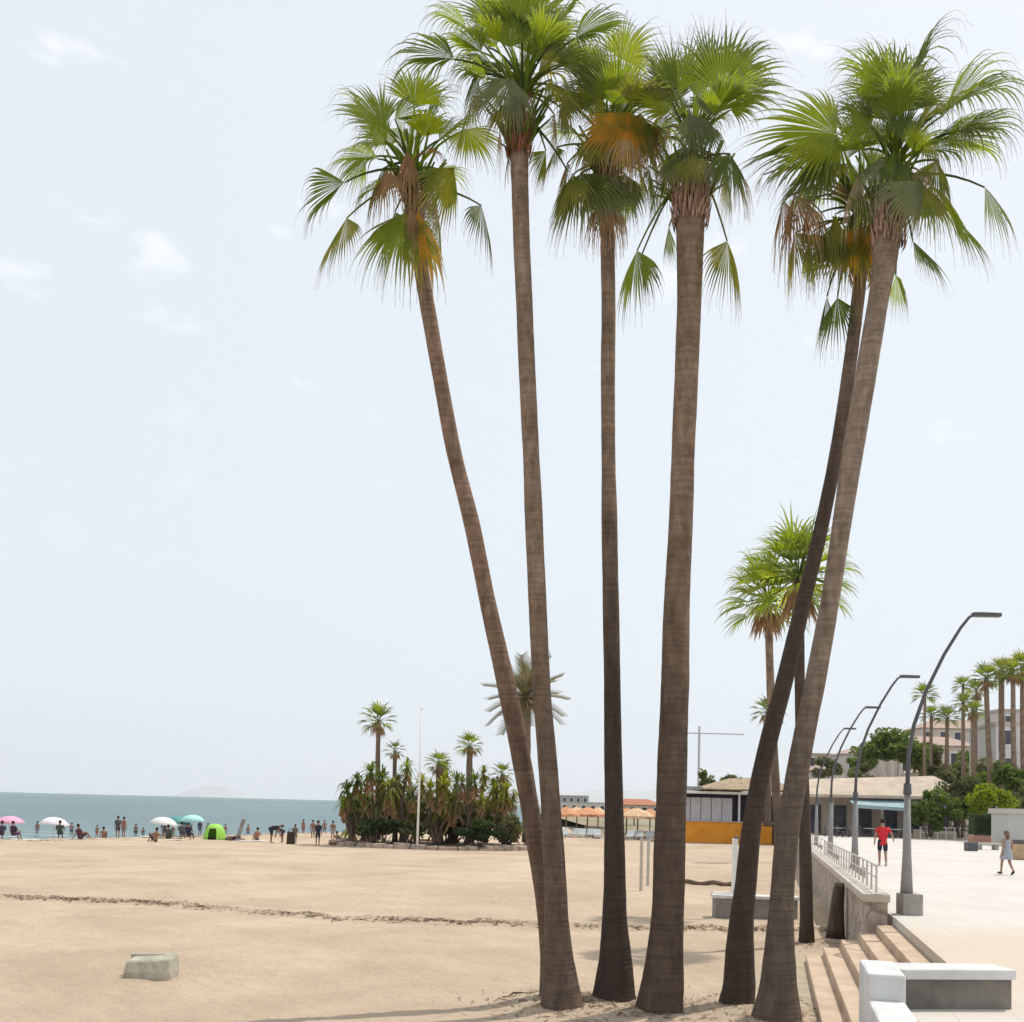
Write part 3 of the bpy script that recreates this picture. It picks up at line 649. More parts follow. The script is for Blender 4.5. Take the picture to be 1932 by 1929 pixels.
near_palm('rightmost palm of the clump, leaning right, with a cupped lime frond on top', (1470, 1930), 14.6,
  [(1464, 1945, 104), (1466, 1915, 92), (1469, 1856, 68), (1471, 1794, 55), (1474, 1732, 46), (1477, 1670, 43), (1486, 1567, 43), (1504, 1460, 42), (1520, 1375, 41), (1539, 1282, 39), (1565, 1140, 35), (1587, 997, 35), (1609, 855, 40), (1633, 712, 40), (1656, 570, 40), (1667, 510, 44), (1677, 430, 50)],
  'y', (1694, 300),
  [(1680, 184, 1686, 62, 'F', 'l', 1.3, -.3, -.25), (1660, 190, 1588, 70, 'E', 'g', 1.0, .1), (1705, 190, 1765, 50, 'E', 'd', 1.1, .2), (1680, 205, 1640, 110, 'F', 'g', .9, .4), (1700, 200, 1730, 70, 'F', 'g', .9, .45),
   (1780, 218, 1890, 112, 'E', 'g', 1, -.1), (1800, 200, 1930, 130, 'U', 'd', .8, .3), (1817, 246, 1940, 225, 'U', 'd', 1, -.2), (1790, 262, 1900, 275, 'U', 'g', .9, .3), (1858, 354, 1935, 448, 'H', 'd', .8, -.1), 
   (1757, 350, 1835, 455, 'H', 'l', 1.2, -.4, -.45), (1790, 400, 1882, 490, 'H', 'g', .7, -.2), (1742, 344, 1660, 396, 'H', 'a', .72, -.7, -.8), (1733, 322, 1770, 350, 'H', 'b', .9, -.5), (1740, 350, 1765, 430, 'H', 'y', 1, -.55),
   (1690, 520, 1716, 590, 'H', 'g', .8, .3, .3), (1722, 455, 1800, 525, 'H', 'd', .9, .1), (1700, 262, 1700, 180, 'F', 'd', .9, -.3), (1722, 285, 1750, 230, 'F', 'l', .9, -.4), (1735, 290, 1790, 300, 'U', 'y', 1, -.4), (1670, 270, 1640, 220, 'E', 'd', .9, -.3),
   (1660, 300, 1630, 350, 'H', 'a', .8, -.3), (1690, 300, 1680, 360, 'H', 'd', .9, -.45), (1720, 260, 1765, 190, 'E', 'g', .9, .2), (1640, 250, 1600, 180, 'U', 'd', .9, .4)],
  (1.05, .6, 60, M_boott, -.36), 16, fill=14, fillR=.85, hang=7)

# ------------------------------------------------------------------ background palms and plants
def fan_palm(name, label, px, basepy, toppy, d, crown_px, z0=None, twpx=12, cols='gggd', skirt=True, n=26, group=None, seed=1, lean=0, base=None, blade=.62, kind='palm tree', lowseg=9):
    """crown_px: crown radius in photo pixels"""
    r = random.Random(seed)
    if base is None:
        base = P(px, basepy, d)
    top = P(px+lean, toppy, d)
    R = crown_px/FOC*d; tw = twpx/FOC*d/2
    root = thing(name, label, kind, base, 0, group)
    tl = top-base
    mb = MB(); k = 14
    mb.tube([tl*(i/k)+V((math.sin(i*.5)*.02, 0, 0)) for i in range(k+1)], [tw*(1.45 if i == 0 else 1.12-.3*i/k)*(1+.05*r.uniform(-1, 1)) for i in range(k+1)], 10)
    mb.build('trunk', TM['m'], root, smooth=True)
    if skirt:
        mb = MB()
        for i in range(14):
            a = i*2.399; o = V((math.cos(a), math.sin(a), 0)); b = tl+o*tw*1.5+V((0, 0, r.uniform(-.28, .02)*R))
            fan_blade(mb, b, (o*.42+V((0, 0, -1))).normalized(), o, R*r.uniform(.38, .62), .5, 5, .4, r, -.3, steps=(.08, .5, .8, 1))
        mb.build('dead_leaf_skirt', LM['b'], root)
    for ci, c in enumerate(dict.fromkeys(cols)):
        mb = MB()
        for i in range(n):
            if cols[i % len(cols)] != c: continue
            a = i*2.399+r.uniform(-.3, .3); el = math.radians(-32+110*((i+.5)/n)**.9)
            q = V((math.cos(a)*math.cos(el), math.sin(a)*math.cos(el), math.sin(el)))
            b = tl+q*R*(1-blade)*r.uniform(.85, 1.15)
            mb.tube([tl, (tl+b)/2+V((0, 0, R*.05)), b], R*.012, 4, cap=False)
            u = (q+V((0, 0, -.15))).normalized()
            fan_blade(mb, b, u, V((0, 0, 1)) + V((-q.x, -q.y, 0))*(.3 if el > .6 else -.2), R*blade*r.uniform(.85, 1.1), 1.1, lowseg, .7, r, .3, steps=(.08, .36, .55, .8, 1))
        mb.build('crown', LM[c], root)
    return root
def date_palm(label, px, basepy, toppy, d, crown_px, seed, twpx=16, n=34, col='a', group=None, base=None):
    r = random.Random(seed); base = base or P(px, basepy, d); tl = P(px, toppy, d)-base; R = crown_px/FOC*d; tw = twpx/FOC*d/2
    root = thing('date_palm', label, 'palm tree', base, 0, group)
    mb = MB(); mb.tube([tl*(i/12) for i in range(13)], [tw*(1.2 if i < 1 else 1)*(1+.1*r.uniform(-1, 1)) for i in range(13)], 10); mb.build('trunk', TM['m'], root)
    mb = MB()
    for i in range(n):
        a = i*2.399; el = math.radians(-45+125*(i/n)); d_ = V((math.cos(a)*math.cos(el), math.sin(a)*math.cos(el), math.sin(el))); p = V(tl); L = R*r.uniform(.9, 1.1); m = 12
        for j in range(m):
            d_ = (d_+V((0, 0, -.035))).normalized(); q = p+d_*L/m
            s = d_.cross(V((0, 0, 1))); s = s.normalized() if s.length > .01 else V((1, 0, 0)); up = s.cross(d_)
            if j > 0:
                for sg in (-1, 1):
                    for h in (0, .5):
                        c0 = p.lerp(q, h); l = R*.26*(1-.6*abs(j/m-.45)); e_ = c0+(s*sg*.8+d_*.6+up*.35).normalized()*l
                        wv = d_*R*.018
                        mb.quad(c0-wv, c0+wv, e_+wv*.2, e_-wv*.2)
            mb.quad(p+s*R*.01, p-s*R*.01, q-s*R*.008, q+s*R*.008)
            p = q
    mb.build('crown', LM[col], root)
    return root, tl, R
def shrub(name, label, cen, size, m, seed, nleaf=900, leaf=.12, group=None, clumps=9, cat='shrub', stem=True, gap=.12, ground_z=None, long=2.2):
    r = random.Random(seed); cen = V(cen); base = V((cen.x, cen.y, ground_z if ground_z is not None else cen.z-size[2]/2))
    root = thing(name, label, cat, base, 0, group)
    c0 = cen-base; cl = []
    for i in range(clumps):
        v = V((r.gauss(0, 1), r.gauss(0, 1), r.gauss(0, .8))).normalized()*r.uniform(.35, .85)
        cl.append((V((v.x*size[0]/2, v.y*size[1]/2, v.z*size[2]/2)), r.uniform(.28, .5)))
    mb = MB()
    nleaf = int(nleaf*1.7); leaf *= 1.25
    for i in range(nleaf):
        c, k = r.choice(cl); v = V((r.gauss(0, 1), r.gauss(0, 1), r.gauss(0, 1))).normalized()*(r.random()**.4)*k
        p = c0+c+V((v.x*size[0]*.5, v.y*size[1]*.5, v.z*size[2]*.5))
        if p.z < .02: continue
        n = (V((r.gauss(0, 1), r.gauss(0, 1), r.gauss(0, 1)))+V((0, 0, .4))).normalized(); a = n.orthogonal().normalized(); b_ = n.cross(a)
        an = r.uniform(0, PI); a, b_ = a*math.cos(an)+b_*math.sin(an), b_*math.cos(an)-a*math.sin(an)
        l = leaf*r.uniform(.6, 1.4)
        mb.quad(p-a*l*long/2, p+b_*l/2, p+a*l*long/2, p-b_*l/2)
    mb.build('foliage', m, root)
    if stem:
        mb = MB()
        for c, k in cl: mb.tube([(c.x*.2, c.y*.2, 0), (c0+c)*.5+V((0, 0, 0)), c0+c], [.035*size[2]**.5, .02, .008], 5)
        mb.build('stem', TM['k'], root)
    return root
def yucca(label, px, basepy, d, heads, m, seed, group, skirtm='b'):
    """heads: (px, py, radius px)"""
    r = random.Random(seed); base = P(px, basepy, d); root = thing('yucca_plant', label, 'plant', base, 0, group)
    mt = MB()
    for hx, hy, hr in heads:
        mh = MB(); ms = MB(); hr *= r.uniform(.85, 1.55); hy += r.uniform(-14, 10); hm = r.choice([m, m, LM['d'], LM['a'], LM['y'], LM['g']]); drp = r.uniform(.1, .6)
        c = P(hx, hy, d+r.uniform(-.8, .8))-base; R = hr/FOC*d
        mt.tube([(r.uniform(-.15, .15), r.uniform(-.15, .15), 0), c*.35+V((r.uniform(-.4, .4), 0, 0)), c*.7+V((r.uniform(-.3, .3), 0, 0)), c], [.15, .11, .09, .07], 6)
        for i in range(64):
            a = i*2.399+r.uniform(-.3, .3); el = math.radians(-50+135*(i/64)+r.uniform(-12, 12)); u = V((math.cos(a)*math.cos(el), math.sin(a)*math.cos(el), math.sin(el)))
            s = u.cross(V((0, 0, 1))); s = s.normalized() if s.length > .05 else V((1, 0, 0))
            L = R*r.uniform(.55, 1.2); q = c+u*L*.6; e_ = c+u*L+V((0, 0, -L*drp)); wv = s*R*.055
            i0, i1, i2, i3, i4 = mh.add(c-wv*.5), mh.add(c+wv*.5), mh.add(q+wv), mh.add(q-wv), mh.add(e_)
            mh.f += [[i0, i1, i2, i3], [i3, i2, i4]]
        for i in range(22):
            a = i*2.399; u = (V((math.cos(a)*.55, math.sin(a)*.55, -1))).normalized(); s = u.cross(V((0, 1, .1))).normalized()
            c1 = c+V((0, 0, -R*.25*r.random()*4)); q = c1+u*R*.7*r.uniform(.6, 1.2); wv = s*R*.06
            ms.quad(c1-wv*.4, c1+wv*.4, q+wv, q-wv)
        mh.build('crown', hm, root); ms.build('dead_leaf_skirt', LM[skirtm], root)
    mt.build('trunk', TM['m'], root)
    return root

# fallen fibre and husks round the palm bases: countless scraps
mb = MB(); r_ = random.Random(17)
for bx_, by_ in BASES:
    for i in range(170):
        a = r_.uniform(0, 2*PI); rr = .3+abs(r_.gauss(0, .55)); x, y = bx_+rr*math.cos(a), by_+rr*math.sin(a); z = sand_z(x, y)+.008
        an = r_.uniform(0, PI); l = r_.uniform(.02, .13); wd = r_.uniform(.004, .014); dx, dy = math.cos(an)*l, math.sin(an)*l
        mb.quad((x-dx, y-dy, z), (x-dy*wd/l, y+dx*wd/l, z+.012), (x+dx, y+dy, z+r_.uniform(0, .02)), (x+dy*wd/l, y-dx*wd/l, z+.012))
struct(mb.build('palm_litter', mat('palm_litter', (.24, .17, .11), .95, .3, 6)), 'stuff')
# mid-distance palms behind the clump
r7 = fan_palm('palm_tree', 'dark trunked palm behind the clump, its bigger crown split by the leaning trunks', 1522, 1785, 1095, 23.1, 138, twpx=23, cols='ggld', n=34, seed=21, lean=-16, group='pair of mid distance palms', lowseg=14, blade=.6)
fan_palm('palm_tree', 'shorter mid distance palm with drooping straw skirt, left of the leaning trunks', 1474, 1725, 1138, 30., 112, twpx=17, cols='ggyd', n=28, seed=22, lean=-26, group='pair of mid distance palms', lowseg=12)
fan_palm('palm_tree', 'small distant palm peeking out left of the leaning trunk above the kiosk', 1448, 1560, 1345, 60., 42, twpx=12, cols='dda', n=20, seed=23, group=None)
for o_ in r7.children:
    if o_.name.startswith('trunk'): o_.data.materials[0] = TM['t']
# dark stump against the wall
p = G(1576, 1770, -1.0); stp = thing('palm_stump', 'short dark palm stump standing against the stone wall', 'tree stump', p)
MB().tube([(0, 0, -.05), (0.01, 0, .3), (.04, 0, .8), (.08, 0, 1.2), (.09, 0, 1.32)], [.24, .2, .16, .13, .10], 12, jit=.06).build('trunk', TM['k'], stp, smooth=True)
# ---- the planted island on the beach
GR = 'plants in the round beach planting bed'
c = G(815, 1598, -1.0); c = V((-4.9, 69.5, -1))
kb = thing('planter_kerb', 'low rough stone kerb around the planted island on the beach', 'kerb', c)
M_kerb = mat('kerb_stone', (.44, .35, .28), .95, .25, 2, .5, 6)
nK = 34; kr = random.Random(11); a = 0.
while a < 2*PI-.05:
    da = kr.uniform(.07, .2); a2 = min(a+da*.93, 2*PI); h = kr.uniform(.12, .38); ro = kr.uniform(1.04, 1.12); ri = kr.uniform(.97, 1.)
    if kr.random() > .12:
        q = [(6.6*math.cos(t_)*k_, 4.4*math.sin(t_)*k_) for t_, k_ in ((a, ri), (a2, ri+.01), (a2, ro-kr.uniform(0, .03)), (a, ro))]
        mb = MB(); mb.prism(q, -.2, h)
        for k_ in range(4, 8): v = mb.v[k_]; mb.v[k_] = (v[0]*kr.uniform(.985, 1.0), v[1]*kr.uniform(.985, 1.0), v[2]+kr.uniform(-.08, .06))
        mb.build('kerb_stone', M_kerb, kb, bevel=.05)
    a += da
mb = MB(); mb.prism([(6.62*math.cos(2*PI*i/40), 4.42*math.sin(2*PI*i/40)) for i in range(40)], -.2, .22)
mb.build('soil_bed', mat('bed_soil', (.22, .16, .11), .95, .25, 1.5, .5, 8), kb)
fan_palm('palm_tree', 'slim fan palm rising highest on the left of the beach planting bed', 712, 1585, 1362, 70, 46, twpx=10, cols='gdd', n=18, seed=31, group=GR, lean=2)
dp, tl, R = date_palm('olive brown feathery date palm seen behind the two left trunks', 993, 1590, 1316, 72, 88, 32, col='x', n=30, group=GR)
mb = MB(); r_ = random.Random(5)
for i in range(60):
    a = i*2.399; u = V((math.cos(a)*.35, math.sin(a)*.35, r_.uniform(-.3, 1))).normalized()
    q = tl+u*R*.55; s = u.orthogonal().normalized()*.05; mb.quad(tl-s, tl+s, q+s, q-s)
mb.build('fruit_stalks', LM['s'], dp)
fan_palm('palm_tree', 'green topped fan palm with a long dry skirt in the middle of the bed', 886, 1590, 1410, 69, 36, twpx=13, cols='gly', n=18, seed=33, group=GR)
fan_palm('palm_tree', 'short bushy fan palm right of the flagpole in the planting bed', 828, 1590, 1442, 68.5, 34, twpx=13, cols='gyd', n=18, seed=34, group=GR)
fan_palm('palm_tree', 'small palm with dead hanging leaves just right of the tall slim palm', 745, 1590, 1418, 70, 28, twpx=9, cols='da', n=14, seed=35, group=GR)
fan_palm('palm_tree', 'small lime topped palm at the right end of the planting bed', 948, 1590, 1462, 70.5, 30, twpx=11, cols='lgy', n=16, seed=36, group=GR)
yucca('dark spiky yucca at the far left end of the planting bed', 662, 1588, 68.5, [(655, 1500, 28), (675, 1485, 24), (648, 1530, 22), (672, 1535, 26)], LM['d'], 41, GR)
yucca('olive yucca cluster around the foot of the tall slim palm', 705, 1590, 68, [(700, 1470, 26), (722, 1475, 26), (690, 1505, 26), (715, 1520, 28), (735, 1500, 26)], LM['y'], 42, GR)
yucca('tangled dry yucca left of the flagpole', 760, 1590, 68, [(752, 1470, 24), (768, 1460, 24), (778, 1490, 22), (755, 1510, 26), (775, 1530, 22)], LM['a'], 43, GR)
yucca('yellowish yucca right of the flagpole below the bushy fan palm', 825, 1590, 67.5, [(812, 1490, 26), (838, 1485, 26), (850, 1510, 24), (820, 1530, 26)], LM['y'], 44, GR)
yucca('brown skirted yucca stand in the centre right of the bed', 880, 1592, 67.5, [(872, 1480, 26), (895, 1470, 26), (908, 1500, 24), (865, 1520, 22), (900, 1535, 22)], LM['a'], 45, GR)
yucca('pale yucca clump at the right end of the bed beside the trunks', 950, 1592, 68, [(935, 1500, 24), (955, 1490, 24), (968, 1520, 24), (940, 1540, 22), (975, 1550, 22)], LM['a'], 46, GR)
yucca('grey yucca thicket behind the foot of the flagpole', 785, 1590, 71, [(770, 1500, 30), (795, 1475, 26), (800, 1515, 30), (785, 1545, 26)], LM['a'], 47, GR)
yucca('dark yucca thicket at the middle of the bed behind the bushy fan palm', 850, 1590, 71.5, [(838, 1460, 26), (862, 1470, 28), (855, 1525, 30), (835, 1545, 26), (875, 1550, 24)], LM['d'], 48, GR)
yucca('olive yucca thicket between the green topped palm and the right end', 915, 1590, 71.5, [(912, 1465, 28), (932, 1480, 28), (920, 1520, 30), (945, 1530, 26)], LM['y'], 49, GR)
yucca('low dark yucca tuft between the left end and the tall slim palm', 685, 1588, 71, [(680, 1515, 28), (690, 1545, 28), (665, 1555, 24)], LM['d'], 50, GR)
M_bushd = leafmat('bush_dark_leaf', (.05, .075, .03), (.09, .14, .03), TIP, .32)
M_bushg = leafmat('bush_green_leaf', (.10, .145, .04), (.2, .29, .035), TIP, .4)
M_bushl = leafmat('bush_lime_leaf', (.17, .23, .02), (.36, .44, .02), TIP, .45)
M_busho = leafmat('bush_olive_leaf', (.15, .155, .07), (.2, .22, .06), TIP, .38)
p = P(722, 1558, 66.5); shrub('round_bush', 'dark low bush at the front left of the planting bed', p, (3.0, 2, 1.3), M_bushd, 51, 1300, .10, GR, ground_z=-.85)
p = P(905, 1566, 66.3); shrub('round_bush', 'wide dark green bush at the front right of the planting bed', p, (3.2, 2, 1.4), M_bushd, 52, 1500, .10, GR, ground_z=-.85)
p = P(780, 1560, 67); shrub('round_bush', 'grey scrubby bush at the foot of the flagpole', p, (2.2, 1.8, 1.3), M_busho, 53, 700, .09, GR, ground_z=-.85)
p = P(960, 1560, 67); shrub('round_bush', 'olive scrub filling the right end of the planting bed', p, (2.0, 1.8, 2.0), M_busho, 54, 800, .09, GR, ground_z=-.85)
p = P(840, 1545, 70); shrub('round_bush', 'olive undergrowth behind the middle of the planting bed', p, (8.0, 2, 3.6), M_busho, 55, 3000, .11, GR, ground_z=-.85, clumps=24)
p = P(700, 1535, 70.5); shrub('round_bush', 'dark undergrowth behind the left end of the planting bed', p, (4.6, 2, 3.0), M_bushd, 56, 1800, .11, GR, ground_z=-.85, clumps=12)
# flagpole
p = G(787, 1603, -1.0); fp = thing('flagpole', 'tall thin white flagpole standing in front of the planting bed', 'flagpole', p)
mb = MB(); mb.tube([(0, 0, -.1), (.02, 0, 4.4), (.03, 0, 8.9)], [.085, .065, .04], 10); mb.build('pole', M_white, fp, smooth=True)
MB().tube([(0, 0, -.1), (0, 0, .25)], [.16, .14], 10).build('foot', M_conc, fp)
MB().ball((.03, 0, 8.95), .08, 8).build('finial', M_white, fp)

# ------------------------------------------------------------------ beach furniture
# broken block on the sand
M_block = mat('weathered_block', (.44, .41, .34), .95, .2, 4, .6, 14, col2=(.30, .275, .22))
bx = G(275, 1849, -1.0); bl = thing('concrete_block', 'weathered concrete block lying alone on the empty sand', 'block', (bx.x, bx.y+.2, -1.0), math.radians(4))
mb = MB(); b0 = len(mb.v)
for z, k in ((-.1, 1.), (.12, 1.), (.29, .93)):
    for x, y in ((-.40, -.22), (.36, -.22), (.40, .22), (-.36, .22)): mb.add((x*k+(.02 if z > .1 else 0), y*k+(.05 if z > .2 else 0), z+(.06 if y > 0 and z > .2 else 0)+(.03 if x > 0 and z > .2 else 0)))
for i in range(2):
    for k in range(4): k2 = (k+1) % 4; mb.f.append([b0+i*4+k, b0+i*4+k2, b0+i*4+4+k2, b0+i*4+4+k])
mb.f.append([b0+8, b0+9, b0+10, b0+11])
mb.build('block_body', M_block, bl, bevel=.035)
MB().prism([(-.36, .12), (.2, .14), (.2, .2), (-.37, .2)], .30, .37).build('broken_rim', M_block, bl, bevel=.02)
# low concrete seat on the sand between the trunks
p = G(1398, 1732, -1.0); lb = thing('concrete_bench', 'grey concrete bench on the sand with a pale top seen between the two leaning trunks', 'bench', (p.x+.45, p.y+.3, -1.0))
MB().box((0, 0, .24), (2.3, .5, .56)).build('base', M_concd, lb, bevel=.015)
MB().box((0, 0, .565), (2.4, .6, .09)).build('slab_top', M_cap, lb, bevel=.015)
# foot shower
p = G(1385, 1690, -1.0); sh = thing('beach_shower', 'pale beach shower post with a small basin, left of the dark leaning trunk', 'shower', p)
MB().tube([(0, 0, -.1), (0, 0, 2.0)], .10, 10).build('post', M_white, sh); MB().tube([(0, 0, 1.95), (0, -.15, 2.08), (0, -.4, 2.05)], .03, 8).build('shower_pipe', M_lampd, sh)
MB().tube([(0, -.42, 2.05), (0, -.42, 2.0)], [.05, .08], 10).build('shower_head', M_lampd, sh)
MB().box((0, -.3, .03), (1.5, 1.4, .14)).build('basin', M_cope, sh, bevel=.04)
MB().tube([(.28, 0, -.1), (.28, 0, 1.75)], .045, 8).build('pipe', M_lamp, sh)
# curved drain edging, brown, half buried
p = G(1330, 1672, -1.0); rb_ = MB()
pts = [V((-.9+i*.16, .5-.35*math.sin(i*.2), .1+.04*math.sin(i))) for i in range(14)]
rb_.tube(pts, .09, 8); o = rb_.build('timber_edging', mat('brown_timber', (.16, .11, .08), .9, .2, 4), None); o.location = p; tag(o, 'curved brown edging half buried in sand left of the shower post', 'edging')
# two pale signs posts left of thick trunk
for px, pyb, hh, lab in ((1209, 1682, 1.9, 'left pale post of the pair seen between the slim and thick trunks'), (1222, 1672, 1.8, 'right pale post of the pair seen between the slim and thick trunks')):
    p = G(px, pyb, -1.0); pp = thing('beach_post', lab, 'post', p, 0, 'pale posts on the sand')
    MB().tube([(0, 0, -.2), (0, 0, hh)], .06, 8).build('post', M_cope, pp); MB().tube([(0, 0, hh), (0, 0, hh+.07)], [.075, .05], 8).build('cap', M_lamp, pp)
# twig
mb = MB(); pts = [G(948+i*10, 1886-(8 if i in (2, 3, 4) else 0), -1.0)+V((0, 0, .035)) for i in range(7)]
mb.tube(pts, .016, 5); o = mb.build('dry_twig', TM['k']); tag(o, 'thin dark twig lying on the sand left of the palm bases', 'twig')

# kiosk / beach bar
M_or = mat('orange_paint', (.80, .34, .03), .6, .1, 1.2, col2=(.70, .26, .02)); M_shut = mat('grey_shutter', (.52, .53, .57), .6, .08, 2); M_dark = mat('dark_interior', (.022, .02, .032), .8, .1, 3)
M_cream = mat('cream_wall', (.58, .50, .42), .85, .08, 1.5)
p = G(1405, 1591, -1.0); ks = thing('beach_kiosk', 'beach bar kiosk with an orange counter front and white flat roof', 'kiosk', (20.6, 92.5, -1.0), math.radians(2))
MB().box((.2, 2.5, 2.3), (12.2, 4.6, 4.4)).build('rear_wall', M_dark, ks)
MB().box((-1.2, -.1, .95), (8.3, .5, 1.9)).build('counter', M_or, ks, bevel=.02)
MB().box((5.0, -.12, .95), (3.0, .5, 1.9)).build('counter', M_or, ks, bevel=.02)
MB().box((-1.2, -.15, 1.93), (8.5, .75, .07)).build('counter_top', M_cope, ks)
for i in range(5): MB().box((-4.9+i*.96, .12, 3.0), (.9, .08, 2.1)).build('shutter', M_shut, ks)
for x in (-5.4, -.05, 3.4, 6.4): MB().box((x, -.2, 2.2), (.16, .16, 4.4)).build('post', M_white, ks)
MB().box((.5, 1.6, 4.5), (13.4, 6.6, .22)).build('roof', M_white, ks, bevel=.03)
MB().box((-4.2, 1.2, 4.8), (2.2, 2, .5)).build('roof_box', M_lamp, ks, bevel=.05)
p = P(1395, 1500, 99)
mb = MB(); mb.prism([(-4, -2.5), (6, -2.5), (6, 2.5), (-4, 2.5)], 4.75, 4.85); b0 = len(mb.v)
for x, y in ((-3.6, -2.3), (5.6, -2.3), (5.6, 2.3), (-3.6, 2.3)): mb.add((x, y+2, 4.86))
mb.add((-.5, 2, 5.9)); mb.add((3, 2, 6.1))
mb.f += [[b0, b0+1, b0+5, b0+4], [b0+1, b0+2, b0+5], [b0+2, b0+3, b0+4, b0+5], [b0+3, b0, b0+4]]
mb.build('thatch_roof', mat('thatch', (.40, .31, .21), .95, .2, 3, .4, 12), ks)
# thin tower crane far behind
p = P(1317, 1520, 420); M_cr = mat('crane_steel', (.52, .53, .56), .6, .05, 1)
cr_ = thing('tower_crane', 'thin grey tower crane standing far behind the kiosk', 'crane', (p.x, p.y, 0))
zt = P(1317, 1384, 420).z
MB().box((0, 0, zt/2), (.8, .8, zt)).build('mast', M_cr, cr_); MB().box((5, 0, zt), (27, .45, .45)).build('jib', M_cr, cr_)
MB().box((0, 0, zt+1.5), (.7, .7, 3)).build('tower_peak', M_cr, cr_); MB().box((-7.5, 0, zt-.9), (2, 1.1, 1.4)).build('counterweight', M_conc, cr_)

# orange thatched sunshades and loungers on the far beach
M_th = mat('sunshade_thatch', (.60, .30, .16), .95, .15, 2, .4, 10); M_thl = mat('sunshade_thatch_pale', (.66, .44, .28), .95, .15, 2, .4, 10)
M_wood = mat('pole_wood', (.25, .17, .11), .9, .2, 3)
def sunshade(px, py, d, label, m, R=1.5):
    p = P(px, py, d); p.z = -1.02; r = thing('thatched_sunshade', label, 'sunshade', p, 0, 'orange thatched sunshades on the far beach')
    MB().tube([(0, 0, -.2), (0, 0, 2.5)], .07, 8).build('pole', M_wood, r)
    mb = MB(); n = 18
    for (rr, z) in ((.06, 2.95), (R*.5, 2.62), (R, 2.2), (R*1.02, 1.98)):
        for k in range(n):
            a = 2*PI*k/n; q = rr*(1+.04*rng.uniform(-1, 1)); mb.add((q*math.cos(a), q*math.sin(a), z+rng.uniform(-.04, .04)))
    for i in range(3):
        for k in range(n): k2 = (k+1) % n; mb.f.append([i*n+k, (i+1)*n+k, (i+1)*n+k2, i*n+k2])
    mb.build('canopy', m, r); return r
SH = [(1068, 100, 'leftmost orange thatched sunshade beside the left pair of trunks'), (1088, 112, 'second orange sunshade from the left, set farther back'), (1108, 103, 'broad orange sunshade midway between the left pair and the slim trunk'), (1128, 110, 'orange sunshade just left of the slim trunk'), (1182, 104, 'orange sunshade just right of the slim trunk'), (1203, 99, 'largest orange sunshade, front middle of the right cluster'), (1226, 107, 'orange sunshade partly behind the thick trunk'), (1196, 118, 'rear orange sunshade rising above the right cluster')]
for i, (px, d, lab) in enumerate(SH): sunshade(px, 1560, d, lab, (M_th, M_thl)[i % 2], 1.35+.25*(i % 3))
def lounger_mesh():
    mb = MB(); mb.box((0, 0, .33), (.62, 1.3, .06)); mb.box((0, .9, .55), (.62, .62, .06))
    for x in (-.26, .26):
        for y in (-.55, .55): mb.box((x, y, .15), (.05, .05, .3))
    return mb
M_blue = mat('lounger_cloth', (.48, .50, .50), .8, .08, 2)
for i, (px, d, lab) in enumerate([(1064, 97, 'leftmost pale sun lounger under the orange sunshades'), (1082, 98, 'second pale lounger from the left under the orange sunshades'), (1097, 97.5, 'third pale lounger, middle of the left group under the sunshades'), (1112, 98, 'fourth pale lounger, second nearest the slim trunk'), (1128, 97, 'pale lounger nearest the slim trunk on its left'), (1186, 95, 'pale lounger just right of the slim trunk'), (1206, 96, 'pale lounger in the middle of the right cluster'), (1226, 95, 'pale lounger beside the thick trunk')]):
    p = P(px, 1560, d); p.z = -1.02; r = thing('sun_lounger', lab, 'lounger', p, rng.uniform(-.5, .5), 'loungers under the orange sunshades')
    MB().box((0, 0, .33), (.7, 1.3, .09)).build('seat', M_blue, r); o = MB().box((0, 0, 0), (.7, .75, .09)).build('backrest', M_blue, r); o.location = (0, .9, .58); o.rotation_euler = (.8, 0, 0)
    for x in (-.28, .28):
        for y in (-.55, .55): MB().box((x, y, .14), (.05, .05, .3)).build('leg', M_white, r)

# parasols
def parasol(px, pyb, d, label, col, R=1.0, h=1.95, tilt=0., white=None):
    p = P(px, pyb, d); p.z = sand_z(p.x, p.y); r = thing('beach_umbrella', label, 'beach umbrella', p, 0, 'beach umbrellas near the water')
    MB().tube([(0, 0, -.1), (math.sin(tilt)*h, 0, h)], .022, 6).build('pole', M_white, r)
    mb = MB(); n = 16
    for rr, z in ((0.02, .42), (.38, .37), (.72, .22), (1.0, 0), (1.0, -.10)):
        for k in range(n):
            a = 2*PI*k/n; q = R*rr; mb.add((q*math.cos(a), q*math.sin(a), z*R-(.05*R*(rr > .9)*(k % 2))))
    for i in range(4):
        for k in range(n): k2 = (k+1) % n; mb.f.append([i*n+k, (i+1)*n+k, (i+1)*n+k2, i*n+k2])
    o = mb.build('canopy', mat('canopy_'+str(px), col, .7, .05, 2), r, smooth=True); o.location = (math.sin(tilt)*h, 0, h-.3*R); o.rotation_euler = (0, tilt, 0)
    return r
parasol(18, 1585, 66, 'pink beach umbrella at the left edge', (.74, .36, .50), .9, 1.4, -.05)
parasol(98, 1585, 66, 'white and pale pink beach umbrella near the left edge', (.74, .70, .74), .88, 1.35, .08)
parasol(304, 1582, 72, 'low white beach umbrella left of the aqua one', (.70, .70, .68), .95, 1.25, .12)
parasol(330, 1582, 74, 'dark teal beach umbrella tucked between the white and aqua ones', (.10, .28, .28), .9, 1.35, .2)
parasol(362, 1582, 73, 'aqua beach umbrella left of the lime green tent', (.38, .68, .64), .82, 1.45, 0)
